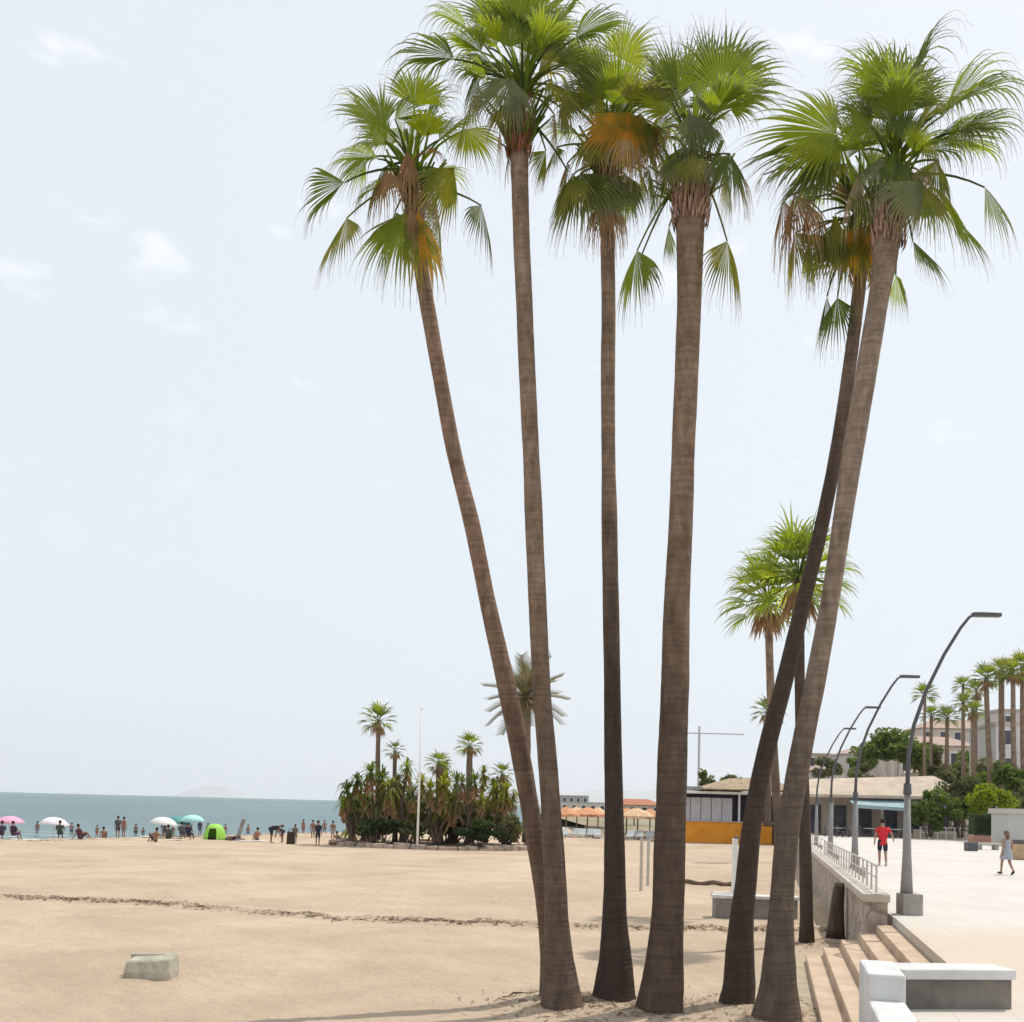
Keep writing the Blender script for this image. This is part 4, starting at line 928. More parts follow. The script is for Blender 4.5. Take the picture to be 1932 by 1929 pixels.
# pop-up tent
p = P(405, 1583, 72); p.z = sand_z(p.x, p.y); tn = thing('beach_tent', 'small lime green pop-up beach tent on the sand', 'tent', p)
mb = MB(); n = 16
for i in range(7):
    th = PI/2*i/6
    for k in range(n):
        a = 2*PI*k/n; mb.add((.78*math.cos(th)**.8*math.cos(a), .7*math.cos(th)**.8*math.sin(a), 1.1*math.sin(th)))
for i in range(6):
    for k in range(n):
        k2 = (k+1) % n
        if i < 3 and k in (11, 12): continue
        mb.f.append([i*n+k, i*n+k2, (i+1)*n+k2, (i+1)*n+k])
mb.build('shell', mat('lime_nylon', (.33, .66, .10), .6, .06, 2), tn, smooth=True)
MB().box((0, -.15, .06), (1.0, .8, .1)).build('groundsheet', M_dark, tn)

# ------------------------------------------------------------------ people
DG = []
def skin(verts, edges, rad, sub=1):
    me = bpy.data.meshes.new('skin_tmp'); me.from_pydata(verts, edges, []); o = bpy.data.objects.new('skin_tmp', me); C.objects.link(o)
    md = o.modifiers.new('s', 'SKIN'); md.use_smooth_shade = True
    for i, r in enumerate(rad): 
        me.skin_vertices[0].data[i].radius = r if isinstance(r, tuple) else (r, r)
    me.skin_vertices[0].data[0].use_root = True
    ss = o.modifiers.new('ss', 'SUBSURF'); ss.levels = sub; ss.render_levels = sub
    dg = bpy.context.evaluated_depsgraph_get(); ev = o.evaluated_get(dg); m2 = bpy.data.meshes.new_from_object(ev)
    vv = [tuple(v.co) for v in m2.vertices]; ff = [list(p.vertices) for p in m2.polygons]
    bpy.data.objects.remove(o); bpy.data.meshes.remove(me); bpy.data.meshes.remove(m2)
    return vv, ff
POSES = {}
def joints(pose):
    j = dict(pel=(0, 0, .95), wst=(0, 0, 1.08), che=(0, .0, 1.27), nek=(0, -.01, 1.46), hd0=(0, .0, 1.55), hd1=(0, .02, 1.65), hd2=(0, .01, 1.73),
        shL=(-.185, -.01, 1.40), elL=(-.235, -.03, 1.12), wrL=(-.25, .03, .87), haL=(-.25, .05, .79), shR=(.185, -.01, 1.40), elR=(.235, -.03, 1.12), wrR=(.25, .03, .87), haR=(.25, .05, .79),
        hiL=(-.095, 0, .90), knL=(-.10, .02, .49), anL=(-.10, -.02, .08), toL=(-.12, .15, .035), hiR=(.095, 0, .90), knR=(.10, .02, .49), anR=(.10, -.02, .08), toR=(.12, .15, .035))
    if pose == 'walk':
        j.update(knL=(-.095, .16, .52), anL=(-.09, .22, .10), toL=(-.09, .39, .07), knR=(.1, -.05, .49), anR=(.1, -.30, .16), toR=(.11, -.18, .05),
                 elL=(-.25, -.14, 1.14), wrL=(-.26, -.08, .90), haL=(-.26, -.06, .82), elR=(.27, .03, 1.13), wrR=(.29, .17, .92), haR=(.29, .21, .85))
    if pose == 'carry':
        j.update(knL=(-.095, .12, .51), anL=(-.09, .12, .09), toL=(-.09, .28, .05), knR=(.1, -.02, .49), anR=(.1, -.20, .12), toR=(.11, -.06, .04),
                 elL=(-.27, -.08, 1.14), wrL=(-.29, .0, .90), haL=(-.29, .02, .82), elR=(.33, -.02, 1.18), wrR=(.40, .14, 1.00), haR=(.42, .19, .95))
    if pose == 'sit':
        dz = -.78
        for k in ('pel', 'wst', 'che', 'nek', 'hd0', 'hd1', 'hd2', 'shL', 'shR', 'hiL', 'hiR'): a = j[k]; j[k] = (a[0], a[1]-(a[2]-.9)*.25, a[2]+dz)
        j.update(elL=(-.25, -.22, .36), wrL=(-.26, -.30, .10), haL=(-.26, -.36, .04), elR=(.25, -.02, .38), wrR=(.16, .2, .44), haR=(.12, .27, .45),
                 knL=(-.12, .38, .46), anL=(-.11, .56, .08), toL=(-.12, .72, .04), knR=(.13, .40, .42), anR=(.12, .62, .08), toR=(.13, .78, .04))
    if pose == 'chair':
        dz = -.48
        for k in ('pel', 'wst', 'che', 'nek', 'hd0', 'hd1', 'hd2', 'shL', 'shR', 'hiL', 'hiR'): a = j[k]; j[k] = (a[0], a[1]-(a[2]-.9)*.12, a[2]+dz)
        j.update(elL=(-.27, .08, .66), wrL=(-.22, .30, .60), haL=(-.2, .38, .58), elR=(.27, .08, .66), wrR=(.22, .30, .60), haR=(.2, .38, .58),
                 knL=(-.12, .44, .46), anL=(-.12, .46, .08), toL=(-.13, .62, .04), knR=(.12, .44, .46), anR=(.12, .48, .08), toR=(.13, .64, .04))
    if pose == 'bend':
        def rot(p): y, z = p[1], p[2]-.95; a = math.radians(72); return (p[0], y+math.sin(a)*z, .95+math.cos(a)*z)
        for k in ('wst', 'che', 'nek', 'hd0', 'hd1', 'hd2', 'shL', 'shR'): j[k] = rot(j[k])
        sl, sr = j['shL'], j['shR']
        j.update(elL=(-.22, sl[1]+.05, sl[2]-.27), wrL=(-.18, sl[1]+.12, sl[2]-.5), haL=(-.17, sl[1]+.14, sl[2]-.58), elR=(.22, sr[1]+.08, sr[2]-.26), wrR=(.2, sr[1]+.18, sr[2]-.48), haR=(.19, sr[1]+.2, sr[2]-.56))
    if pose == 'lie':
        j = {k: (a[0], (a[2]-.9), .14+a[1]*.6) for k, a in j.items()}
        j.update(knL=(-.1, -.38, .34), anL=(-.1, -.62, .1), toL=(-.1, -.72, .05), knR=(.11, -.42, .12), anR=(.11, -.82, .09), toR=(.12, -.88, .2), wrL=(-.3, .0, .1), haL=(-.31, -.08, .09), wrR=(.3, .0, .1), haR=(.31, -.08, .09))
    return {k: V(a) for k, a in j.items()}
BR = dict(pel=.14, wst=.13, che=.15, nek=.058, hd0=.07, hd1=.093, hd2=.07, shL=.064, elL=.044, wrL=.030, haL=.035, hiL=.092, knL=.06, anL=.04, toL=.034)
for k in list(BR):
    if k.endswith('L'): BR[k[:-1]+'R'] = BR[k]
BE = [('pel', 'wst'), ('wst', 'che'), ('che', 'nek'), ('nek', 'hd0'), ('hd0', 'hd1'), ('hd1', 'hd2')]
for s_ in 'LR': BE += [('che', 'sh'+s_), ('sh'+s_, 'el'+s_), ('el'+s_, 'wr'+s_), ('wr'+s_, 'ha'+s_), ('pel', 'hi'+s_), ('hi'+s_, 'kn'+s_), ('kn'+s_, 'an'+s_), ('an'+s_, 'to'+s_)]
def part_mesh(name, vf, extra=None):
    me = bpy.data.meshes.new(name); vv, ff = vf
    if extra: b0 = len(vv); vv = vv+extra.v; ff = ff+[[i+b0 for i in f] for f in extra.f]
    me.from_pydata(vv, [], ff); me.polygons.foreach_set('use_smooth', [True]*len(me.polygons)); return me
def pose_meshes(pose):
    if pose in POSES: return POSES[pose]
    j = joints(pose); ks = list(BR); idx = {k: i for i, k in enumerate(ks)}
    body = skin([tuple(j[k]) for k in ks], [(idx[a], idx[b]) for a, b in BE], [BR[k] for k in ks])
    ex = MB(); hu = (j['hd2']-j['hd0']).normalized(); fw = V((0, 1, 0)); fw = (fw-hu*fw.dot(hu)).normalized() if abs(hu.y) < .95 else V((0, 0, 1))
    sd_ = fw.cross(hu); hc = j['hd1']
    ex.ball(hc+fw*.10-hu*.01, .018, 6); ex.ball(hc+fw*.088-hu*.055, .014, 6, (2, 1, .6))
    for sg in (-1, 1): ex.ball(hc+fw*.083+sd_*.035*sg+hu*.015, .012, 6); ex.ball(hc+sd_*.095*sg, .026, 6, (.5, 1, 1.3))
    for s_ in 'LR':
        h, w_ = j['ha'+s_], j['wr'+s_]; dr = (h-w_).normalized(); lat = dr.cross(V((1, 0, 0))).normalized()
        for i, l in enumerate((.07, .08, .075, .06)): a = h+lat*(.026-.017*i); ex.tube([a, a+dr*l*.55+V((0, .005, 0)), a+dr*l+V((0, .02, 0))], [.0095, .009, .006], 5)
        ex.tube([h+lat*.03-dr*.02, h+lat*.055+dr*.015, h+lat*.06+dr*.045], [.011, .010, .007], 5)
    sub = {}
    def clothing(keys, scale, over=None):
        kk = [k for k in keys]; jj = {k: j[k].copy() for k in kk}
        for k, (a, b, t_) in (over or {}).items(): jj[k] = j[a].lerp(j[b], t_)
        kk = list(jj); ii = {k: i for i, k in enumerate(kk)}
        ed = []
        for a, b in BE:
            if a in ii and b in ii: ed.append((ii[a], ii[b]))
        for k, (a, b, t_) in (over or {}).items(): ed.append((ii[a], ii[k]))
        rr = []
        for k in kk:
            if k in BR: rr.append(BR[k]*scale+.004)
            else: a, b, t_ = over[k]; rr.append(max(.05, (BR[a]*(1-t_)+BR[b]*t_))*scale*1.12+.006)
        return skin([tuple(jj[k]) for k in kk], ed, rr)
    shirt = clothing(['pel', 'wst', 'che', 'shL', 'shR'], 1.10, {'c0': ('che', 'nek', .55), 's0': ('shL', 'elL', .75), 's1': ('shR', 'elR', .75), 'h0': ('pel', 'wst', -1.3)})
    vest = clothing(['pel', 'wst', 'che', 'shL', 'shR'], 1.10, {'c0': ('che', 'nek', .6)})
    shorts = clothing(['pel', 'hiL', 'hiR'], 1.16, {'k0': ('hiL', 'knL', .95), 'k1': ('hiR', 'knR', .95), 'w0': ('pel', 'wst', .6)})
    # dress: lathe round the trunk and thighs
    dm = MB(); 
    if pose in ('stand', 'walk', 'carry'):
        for z, rx, ry in ((.62, .27, .22), (.8, .235, .19), (.95, .20, .165), (1.08, .155, .13), (1.25, .175, .135), (1.38, .16, .11), (1.43, .09, .08)):
            for k in range(18): a = 2*PI*k/18; f = 1+(.05*math.sin(a*5) if z < .9 else 0); dm.add((rx*f*math.cos(a), ry*f*math.sin(a), z))
        for i in range(6):
            for k in range(18): k2 = (k+1) % 18; dm.f.append([i*18+k, i*18+k2, (i+1)*18+k2, (i+1)*18+k])
    hair = MB(); b0 = hc+hu*.022-fw*.014
    hair.ball(b0, .108, 12); hv = []
    hm = MB(); hm.v = []; hm.f = []
    keep = {}
    for i, v in enumerate(hair.v):
        q = V(v)-hc
        keep[i] = not (q.dot(fw) > .045 and q.dot(hu) < .055) and q.dot(hu) > -.075
    hm.v = hair.v; hm.t = hair.t; hm.f = [f for f in hair.f if all(keep[i] for i in f)]
    lh = MB(); lh.v = list(hm.v); lh.f = [list(f) for f in hm.f]; lh.tube([hc-fw*.05, hc-fw*.085-hu*.1, hc-fw*.08-hu*.24], [.085, .075, .045], 8)
    shoes = MB()
    for s_ in 'LR':
        a, t2 = j['an'+s_], j['to'+s_]; shoes.tube([a+(a-t2).normalized()*.05-V((0, 0, .03)), a-V((0, 0, .03)), a.lerp(t2, .6)-V((0, 0, .012)), t2+(t2-a).normalized()*.05], [.035, .05, .048, .03], 8)
    R = dict(body=part_mesh('body', body, ex), shirt=part_mesh('shirt', shirt), vest=part_mesh('vest', vest), shorts=part_mesh('shorts', shorts),
             hair=part_mesh('hair', (hm.v, hm.f)), long_hair=part_mesh('hair', (lh.v, lh.f)), shoes=part_mesh('shoes', (shoes.v, shoes.f)), dress=part_mesh('dress', (dm.v, dm.f)) if dm.v else None)
    for m_ in R.values():
        if m_: m_.materials.append(M_white)
    POSES[pose] = R; return R
CM = {}
def cmat(col):
    if col not in CM: CM[col] = mat('cloth_%d' % len(CM), col, .85, .08, 8)
    return CM[col]
SKIN = (.40, .235, .16); SKIN2 = (.30, .165, .11); HAIR = (.025, .018, .014)
def person(label, loc, rz, pose, clothes, height=1.72, skin_c=SKIN, hair='hair', hair_c=HAIR, group=None):
    r = thing('person', label, 'person', loc, rz, group); k = height/1.74; r.scale = (k, k, k)
    R = pose_meshes(pose)
    def put(nm, key, col):
        o = bpy.data.objects.new(nm, R[key]); C.objects.link(o); o.parent = r
        o.material_slots[0].link = 'OBJECT'; o.material_slots[0].material = cmat(col); return o
    put('body', 'body', skin_c)
    if hair: put('hair', hair, hair_c)
    for nm, key, col in clothes: put(nm, key, col)
    return r
RED = (.62, .03, .04); NAVY = (.025, .028, .04)
g_ = G(1665, 1634, 0.0)
person('person in a red shirt and black shorts walking away along the promenade', (g_.x, g_.y, 0), -.2, 'carry', [('shirt', 'shirt', RED), ('shorts', 'shorts', NAVY), ('shoes', 'shoes', (.5, .5, .5))], 1.78)
g_ = G(1899, 1651, 0.0)
person('person in a short grey dress walking away at the right edge of the promenade', (g_.x, g_.y, 0), .15, 'walk', [('dress', 'dress', (.36, .37, .41)), ('shoes', 'shoes', (.05, .04, .04))], 1.5, SKIN, 'long_hair', (.16, .10, .07))
def bp_(px, d, label, pose, clothes, rz=0., h=1.7, sk=SKIN2, hair='hair', base=None):
    p = P(px, 1570, d); p.z = sand_z(p.x, p.y)
    return person(label, p, rz, pose, clothes, h*(.88 if pose == 'stand' else .95), sk, hair, HAIR, 'people on the beach by the water')
SH_ = lambda c: ('shorts', 'shorts', c)
TS = lambda c: ('shirt', 'shirt', c)
bp_(3, 65, 'person in dark clothes sitting under the pink umbrella at the left edge', 'chair', [TS((.06, .05, .09)), SH_((.05, .04, .07))], .6)
bp_(26, 64.5, 'person in a dark purple top sitting right under the pink umbrella pole', 'chair', [TS((.05, .03, .06)), SH_((.12, .05, .12))], -.4)
bp_(113, 65, 'person in a dark green top sitting left under the white and pink umbrella', 'chair', [TS((.05, .07, .06)), SH_((.05, .06, .05))], .3)
bp_(152, 64.5, 'person in maroon crouched right of the white and pink umbrella', 'sit', [TS((.12, .05, .06)), SH_((.08, .04, .05))], -.6, 1.75)
bp_(222, 68, 'person in black with a pale towel standing apart left of centre on the shore', 'stand', [TS((.08, .09, .10)), SH_((.04, .04, .05))], .2, 1.6)
bp_(233, 70, 'person in grey swimwear standing close behind the one in black', 'stand', [SH_((.2, .2, .22))], -.3, 1.6)
bp_(293, 66, 'person sitting alone on the sand in black swimwear', 'sit', [SH_((.03, .03, .035))], .9, 1.75)
bp_(309, 80, 'dark figure standing in the shallows, nearer the low white umbrella', 'stand', [TS((.05, .06, .08)), SH_((.04, .04, .06))], 0, 1.7)
bp_(348, 82, 'left one of the wading couple in grey blue clothes', 'stand', [TS((.18, .22, .25)), SH_((.12, .15, .2))], 0, 1.7)
bp_(357, 83, 'right one of the wading couple in slate clothes', 'stand', [TS((.14, .17, .2)), SH_((.1, .12, .15))], 0, 1.75)
bp_(412-118, 71, 'person reclining in dark shorts below the low white umbrella', 'lie', [SH_((.03, .03, .04))], .9)
bp_(318, 70, 'person sitting in shade under the teal umbrella', 'sit', [TS((.07, .08, .07)), SH_((.03, .03, .03))], .2, 1.8)
bp_(343, 70.5, 'person in a grey top sitting just left of the aqua umbrella pole', 'chair', [TS((.1, .11, .12)), SH_((.04, .04, .05))], .1)
bp_(356, 70, 'person in a navy top sitting under the aqua umbrella', 'chair', [TS((.03, .03, .06)), SH_((.03, .03, .05))], -.2)
bp_(377, 74, 'child in blue standing between the aqua umbrella and the lime tent', 'stand', [TS((.08, .1, .2)), SH_((.08, .1, .18))], 0, 1.3)
bp_(440, 72, 'person lying on a dark towel right of the lime tent', 'lie', [SH_((.06, .02, .05))], 1.5)
bp_(512, 69, 'person in a black top bending forward on the shore', 'bend', [TS((.025, .028, .035)), SH_((.03, .03, .04))], -1.5, 1.85)
bp_(533, 70, 'person in a dark top stooping beside the bending one', 'bend', [TS((.04, .045, .055)), SH_((.15, .12, .1))], 1.4, 1.55)
bp_(557, 70, 'person in an olive top standing behind the dark brown beach bag', 'stand', [TS((.15, .15, .10)), SH_((.16, .15, .11))], 0, 1.45)
bp_(600, 67.5, 'tall person in a long dark top standing alone near the planting bed', 'stand', [TS((.03, .035, .045)), SH_((.03, .035, .045))], .4, 1.85)
bp_(628, 76, 'person in pale swimwear standing at the water left of the planting bed', 'stand', [SH_((.35, .36, .38))], 0, 1.65)
bp_(590, 80, 'person wading in grey shorts behind the tall dark figure', 'stand', [SH_((.3, .3, .33))], 0, 1.6)
bp_(645, 67.8, 'person lying in a red top at the left end of the bed kerb', 'lie', [TS((.25, .05, .05)), SH_((.05, .04, .04))], 1.4)
EX = [(70, 92, 1.5, 'stand', (.3, .3, .33), 'small figure wading between the pink and the white umbrella'), (135, 96, 1.5, 'stand', (.1, .12, .2), 'wader in blue shorts behind the white and pink umbrella'), (183, 90, 1.3, 'stand', (.5, .1, .1), 'child in red shorts at the water edge right of the pink and white umbrella'),
      (196, 71, 1.6, 'sit', (.08, .1, .2), 'person sitting on the white towel in blue shorts'), (256, 98, 1.6, 'stand', (.05, .05, .06), 'wader in black shorts right of the couple in black and grey'), (270, 88, 1.2, 'stand', (.2, .35, .4), 'child in teal shorts at the water behind the lone sitter'),
      (326, 99, 1.6, 'stand', (.4, .35, .1), 'wader in mustard shorts behind the cream towel'), (392, 94, 1.6, 'stand', (.1, .1, .12), 'wader in dark shorts just behind the lime tent'), (425, 97, 1.5, 'stand', (.4, .4, .42), 'wader in pale shorts between the lime tent and the folding chair'),
      (468, 92, 1.4, 'stand', (.1, .2, .4), 'child in bright blue shorts wading right of the folding chair'), (485, 73, 1.7, 'sit', (.1, .08, .08), 'person sitting on the pale towel right of the lime tent'), (572, 94, 1.6, 'stand', (.25, .1, .12), 'wader in maroon shorts right of the person in olive'), (612, 98, 1.6, 'stand', (.1, .14, .12), 'wader in dark green shorts near the planting bed'), (637, 71, 1.6, 'sit', (.3, .3, .3), 'person sitting in grey shorts beside the bed kerb')]
for px, d, h, po, c_, lab in EX: bp_(px, d, lab, po, [SH_(c_)], rng.uniform(-.6, .6), h, SKIN if px % 2 else SKIN2)
# towels, bags on the beach
def towel(px, d, label, col, L=1.7, rz=0.):
    p = P(px, 1575, d); p.z = sand_z(p.x, p.y)+.02; mb = MB()
    n = 6
    for i in range(n+1):
        for k in (-.4, .4): mb.add((-L/2+L*i/n, k, .03*rng.random()))
    for i in range(n): mb.f.append([2*i, 2*i+2, 2*i+3, 2*i+1])
    o = mb.build('beach_towel', cmat(col)); at(o, p, rz); sol = o.modifiers.new('t', 'SOLIDIFY'); sol.thickness = .02
    tag(o, label, 'towel', 'towels on the beach')
towel(55, 70, 'white towel spread between the pink and white umbrellas', (.75, .74, .70), 2.2); towel(180, 70, 'white towel right of the white and pink umbrella', (.7, .68, .64), 1.6); towel(285, 70, 'white towel behind the lone sitting bather', (.72, .7, .66), 1.5)
towel(330, 69, 'cream towel in front of the wading couple', (.72, .70, .6), 1.5); towel(470, 71, 'pale towel right of the lime tent', (.65, .64, .62), 2.2); towel(440, 71.9, 'dark towel under the person lying right of the tent', (.08, .04, .07), 1.8)
p = P(549, 1580, 68.5); p.z = sand_z(p.x, p.y); bg_ = thing('beach_bag', 'dark brown beach bag beside the person in olive', 'bag', p)
MB().box((0, 0, .42), (.55, .4, .85), 0, .85).build('bag_body', cmat((.05, .035, .025)), bg_, bevel=.06); MB().tube([(-.2, 0, .82), (-.15, 0, 1.0), (.15, 0, 1.0), (.2, 0, .82)], .02, 6).build('handle', cmat((.04, .03, .02)), bg_)
# folded deck chair right of the tent
p = P(447, 1585, 71); p.z = sand_z(p.x, p.y); dc = thing('folding_chair', 'reclined folding beach chair right of the lime tent', 'chair', p, -.2)
o = MB().box((0, 0, 0), (.06, .5, 1.5)).build('backrest', M_lamp, dc); o.location = (.25, 0, .8); o.rotation_euler = (0, .3, 0)
MB().box((-.2, 0, .25), (.9, .5, .06)).build('seat', cmat((.06, .03, .06)), dc)
for x in (-.55, .1):
    for y in (-.22, .22): MB().tube([(x, y, 0), (x+.1, y, .28)], .02, 6).build('leg', M_lamp, dc)

# ------------------------------------------------------------------ right side: terrace, hill, houses, planting
def hill_z(x, y):
    k = sstep(92, 220, y)*sstep(.275, .42, x/y)
    return -.05 + 13.5*k + 1.2*k*noise.noise(V((x*.03, y*.03, 0))) - (1.2 if y < 100 else 0)*(1-sstep(90, 100, y))
M_hill = mat('dry_hillside', (.33, .26, .19), .95, .2, .12, .5, 2, col2=(.15, .15, .08))
mb = MB(); hx = [8+i*6 for i in range(60)]; hy = [94+i*6 for i in range(60)]
for y in hy:
    for x in hx: mb.add((x, y, hill_z(x, y)-(.6 if y < 112 else 0)))
for i in range(len(hy)-1):
    for j_ in range(len(hx)-1): k = len(hx); mb.f.append([i*k+j_, i*k+j_+1, (i+1)*k+j_+1, (i+1)*k+j_])
struct(mb.build('hill', M_hill, smooth=True))

M_terr = mat('terrace_roof', (.52, .43, .34), .9, .12, .8, .2, 8); M_pane = mat('window_glass', (.05, .055, .07), .2, .1, 1, spec=.6); M_teal = mat('teal_awning', (.32, .42, .44), .8, .1, 2); M_bluea = mat('blue_grey_awning', (.30, .37, .43), .8, .1, 2); M_indigo = mat('indigo_awning', (.20, .22, .36), .8, .1, 2)
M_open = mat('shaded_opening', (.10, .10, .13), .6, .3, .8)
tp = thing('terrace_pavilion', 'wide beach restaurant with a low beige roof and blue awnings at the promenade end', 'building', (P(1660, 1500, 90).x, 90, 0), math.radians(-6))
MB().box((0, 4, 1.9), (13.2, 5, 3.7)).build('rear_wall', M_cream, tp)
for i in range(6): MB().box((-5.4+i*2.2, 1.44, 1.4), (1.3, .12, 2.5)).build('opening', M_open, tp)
for i in range(7): MB().tube([(-6.4+i*2.13, -1.0, 0), (-6.4+i*2.13, -1.0, 3.4)], .14, 10).build('column', M_cope, tp)
mb = MB()
for x, y, z in ((-7.6, -2, 3.55), (7.4, -2, 3.6), (7.0, 7, 4.7), (-7.0, 7, 4.7), (-5.4, 2.2, 5.0), (5.2, 2.2, 5.5)): mb.add((x, y, z))
mb.f += [[0, 1, 5, 4], [1, 2, 5], [2, 3, 4, 5], [3, 0, 4]]
for x, y, z in ((-7.6, -2, 3.3), (7.4, -2, 3.35), (7.0, 7, 4.4), (-7.0, 7, 4.4)): mb.add((x, y, z))
mb.f += [[0, 6, 7, 1], [1, 7, 8, 2], [2, 8, 9, 3], [3, 9, 6, 0], [6, 9, 8, 7]]
mb.build('roof', M_terr, tp)
for x0, x1, m, z in ((-3.0, 1.6, M_teal, 3.25), (1.7, 4.4, M_bluea, 3.2), (4.5, 6.6, M_indigo, 3.1)):
    mb = MB(); mb.quad((x0, -1.2, z), (x1, -1.2, z), (x1, -3.4, z-.75), (x0, -3.4, z-.55)); mb.quad((x0, -3.4, z-.55), (x1, -3.4, z-.75), (x1, -3.4, z-1.0), (x0, -3.4, z-.8))
    o = mb.build('awning', m, tp); sol = o.modifiers.new('t', 'SOLIDIFY'); sol.thickness = .04
mb = MB()
for i in range(9): mb.box((-6+i*1.5, -4.0, .45), (.9, .7, .08)); mb.box((-6+i*1.5, -4.0, .2), (.1, .1, .45))
# terrace tables as separate things
TL = ['leftmost', 'second from left', 'third from left', 'fourth from left', 'fifth from left', 'rightmost']
for i, px in enumerate((1578, 1602, 1640, 1690, 1700, 1735)):
    p = P(px, 1570, 84+(i % 3)); p.z = 0
    tb = thing('terrace_table', TL[i]+' terrace table in front of the restaurant with blue awnings', 'table', p, 0, 'terrace tables by the restaurant')
    MB().tube([(0, 0, .72), (0, 0, .76)], .5, 14).build('tabletop', (M_teal, M_lamp, M_cope)[i % 3], tb); MB().tube([(0, 0, 0), (0, 0, .72)], .05, 8).build('leg', M_lampd, tb)
    for k, (dx, dy) in enumerate(((-.75, 0), (.75, 0.1))):
        ch = thing('terrace_chair', ('left' if k == 0 else 'right')+' chair of the '+TL[i]+' terrace table', 'chair', (p.x+dx, p.y+dy, 0), (1-2*k)*PI/2, 'chairs at the terrace tables')
        MB().box((0, 0, .44), (.42, .42, .05)).build('seat', M_lampd, ch); MB().box((0, .2, .7), (.42, .04, .5)).build('backrest', M_lampd, ch)
        for x in (-.18, .18):
            for y in (-.18, .18): MB().box((x, y, .21), (.04, .04, .42)).build('leg', M_lampd, ch)

def house(name, label, px, pyb, d, w_, dep, h, col, roof='hip', rows=2, cols=4, z0=None, roofcol=None, group='houses on the hillside', rz=0.):
    p = P(px, pyb, d); z = z0 if z0 is not None else hill_z(p.x, p.y)-.8
    r = thing(name, label, 'house' if h < 9 else 'building', (p.x, p.y, z), rz, group); wm = cmat(col)
    MB().box((0, dep/2, h/2), (w_, dep, h)).build('wall', wm, r)
    if roof == 'hip':
        mb = MB(); e_ = .4
        for x, y, zz in ((-w_/2-e_, -e_, h), (w_/2+e_, -e_, h), (w_/2+e_, dep+e_, h), (-w_/2-e_, dep+e_, h), (-w_/4, dep/2, h+w_*.13), (w_/4, dep/2, h+w_*.13)): mb.add((x, y, zz+.02))
        mb.f += [[0, 1, 5, 4], [1, 2, 5], [2, 3, 4, 5], [3, 0, 4], [3, 2, 1, 0]]
        mb.build('roof', cmat(roofcol or (.42, .31, .26)), r)
    else:
        MB().box((0, dep/2, h+.15), (w_+.3, dep+.3, .35)).build('roof', cmat(roofcol or (.5, .45, .4)), r)
    for i in range(rows):
        for k in range(cols):
            x = -w_/2+w_*(k+.5)/cols; zz = h*(i+.55)/rows; ww, hh = w_/cols*.42, h/rows*.5
            f = MB().box((x, -.02, zz), (ww*1.25, .10, hh*1.2)).build('window', M_white, r); MB().box((x, -.05, zz), (ww, .10, hh)).build('pane', M_pane, f)
    return r
house('hill_house', 'brown tower block on the skyline right of the rightmost trunk', 1545, 1460, 235, 7, 7, 15, (.54, .43, .36), 'flat', 4, 2)
house('hill_house', 'pale lilac house at the left end of the hillside row', 1590, 1470, 190, 11, 8, 7.5, (.52, .46, .46), 'hip', 2, 4)
house('hill_house', 'pinkish house with a tiled roof between the two middle lamp arms', 1652, 1462, 180, 11, 8, 7, (.62, .54, .52), 'hip', 2, 4)
house('hill_house', 'white flat roofed house low on the hill left of the restaurant roof', 1575, 1500, 140, 9, 7, 5.5, (.58, .53, .50), 'flat', 2, 3)
house('hill_house', 'terracotta house above the restaurant roof', 1770, 1440, 165, 13, 8, 6, (.62, .53, .46), 'hip', 1, 5)
house('hill_house', 'long terracotta roofed house on the upper slope behind the hill palms', 1820, 1415, 190, 16, 9, 7, (.62, .53, .46), 'hip', 2, 6)
house('hill_house', 'cream house with a small roof below the long terracotta one', 1810, 1470, 135, 9, 7, 5, (.60, .50, .40), 'hip', 1, 4)
ap = house('apartment_block', 'white apartment block with dark windows at the right edge behind the palms', 1990, 1530, 105, 11.5, 9, 11.5, (.62, .59, .57), 'flat', 4, 5, z0=0, group=None, rz=math.radians(-8))
for i in range(1, 4):
    for x in (-2.2, 2.4): MB().box((x, -.5, 11.5*i/4), (2.6, 1.0, .18)).build('balcony', M_white, ap)
house('apartment_block', 'second white apartment block, paler and farther back, far right', 1975, 1480, 140, 13, 9, 13, (.62, .57, .55), 'flat', 4, 5, group=None)
house('service_hut', 'small pale windowless hut at the right edge behind the person in grey', 1933, 1592, 70, 2.3, 2.4, 2.25, (.46, .46, .43), 'flat', 0, 0, z0=0, group=None)
house('far_house', 'grey blue building far along the coast beside the left trunks', 1078, 1515, 420, 14, 9, 7, (.38, .40, .42), 'flat', 2, 5, z0=-1, group='far coast buildings')
house('far_house', 'white low building far along the coast above the sunshades', 1110, 1520, 330, 18, 8, 4, (.6, .57, .55), 'flat', 1, 6, z0=-1, group='far coast buildings')
house('far_house', 'red roofed building far along the coast right of the slim trunk', 1205, 1520, 240, 11, 8, 2.6, (.55, .42, .35), 'hip', 1, 4, z0=0, roofcol=(.42, .17, .10), group='far coast buildings')

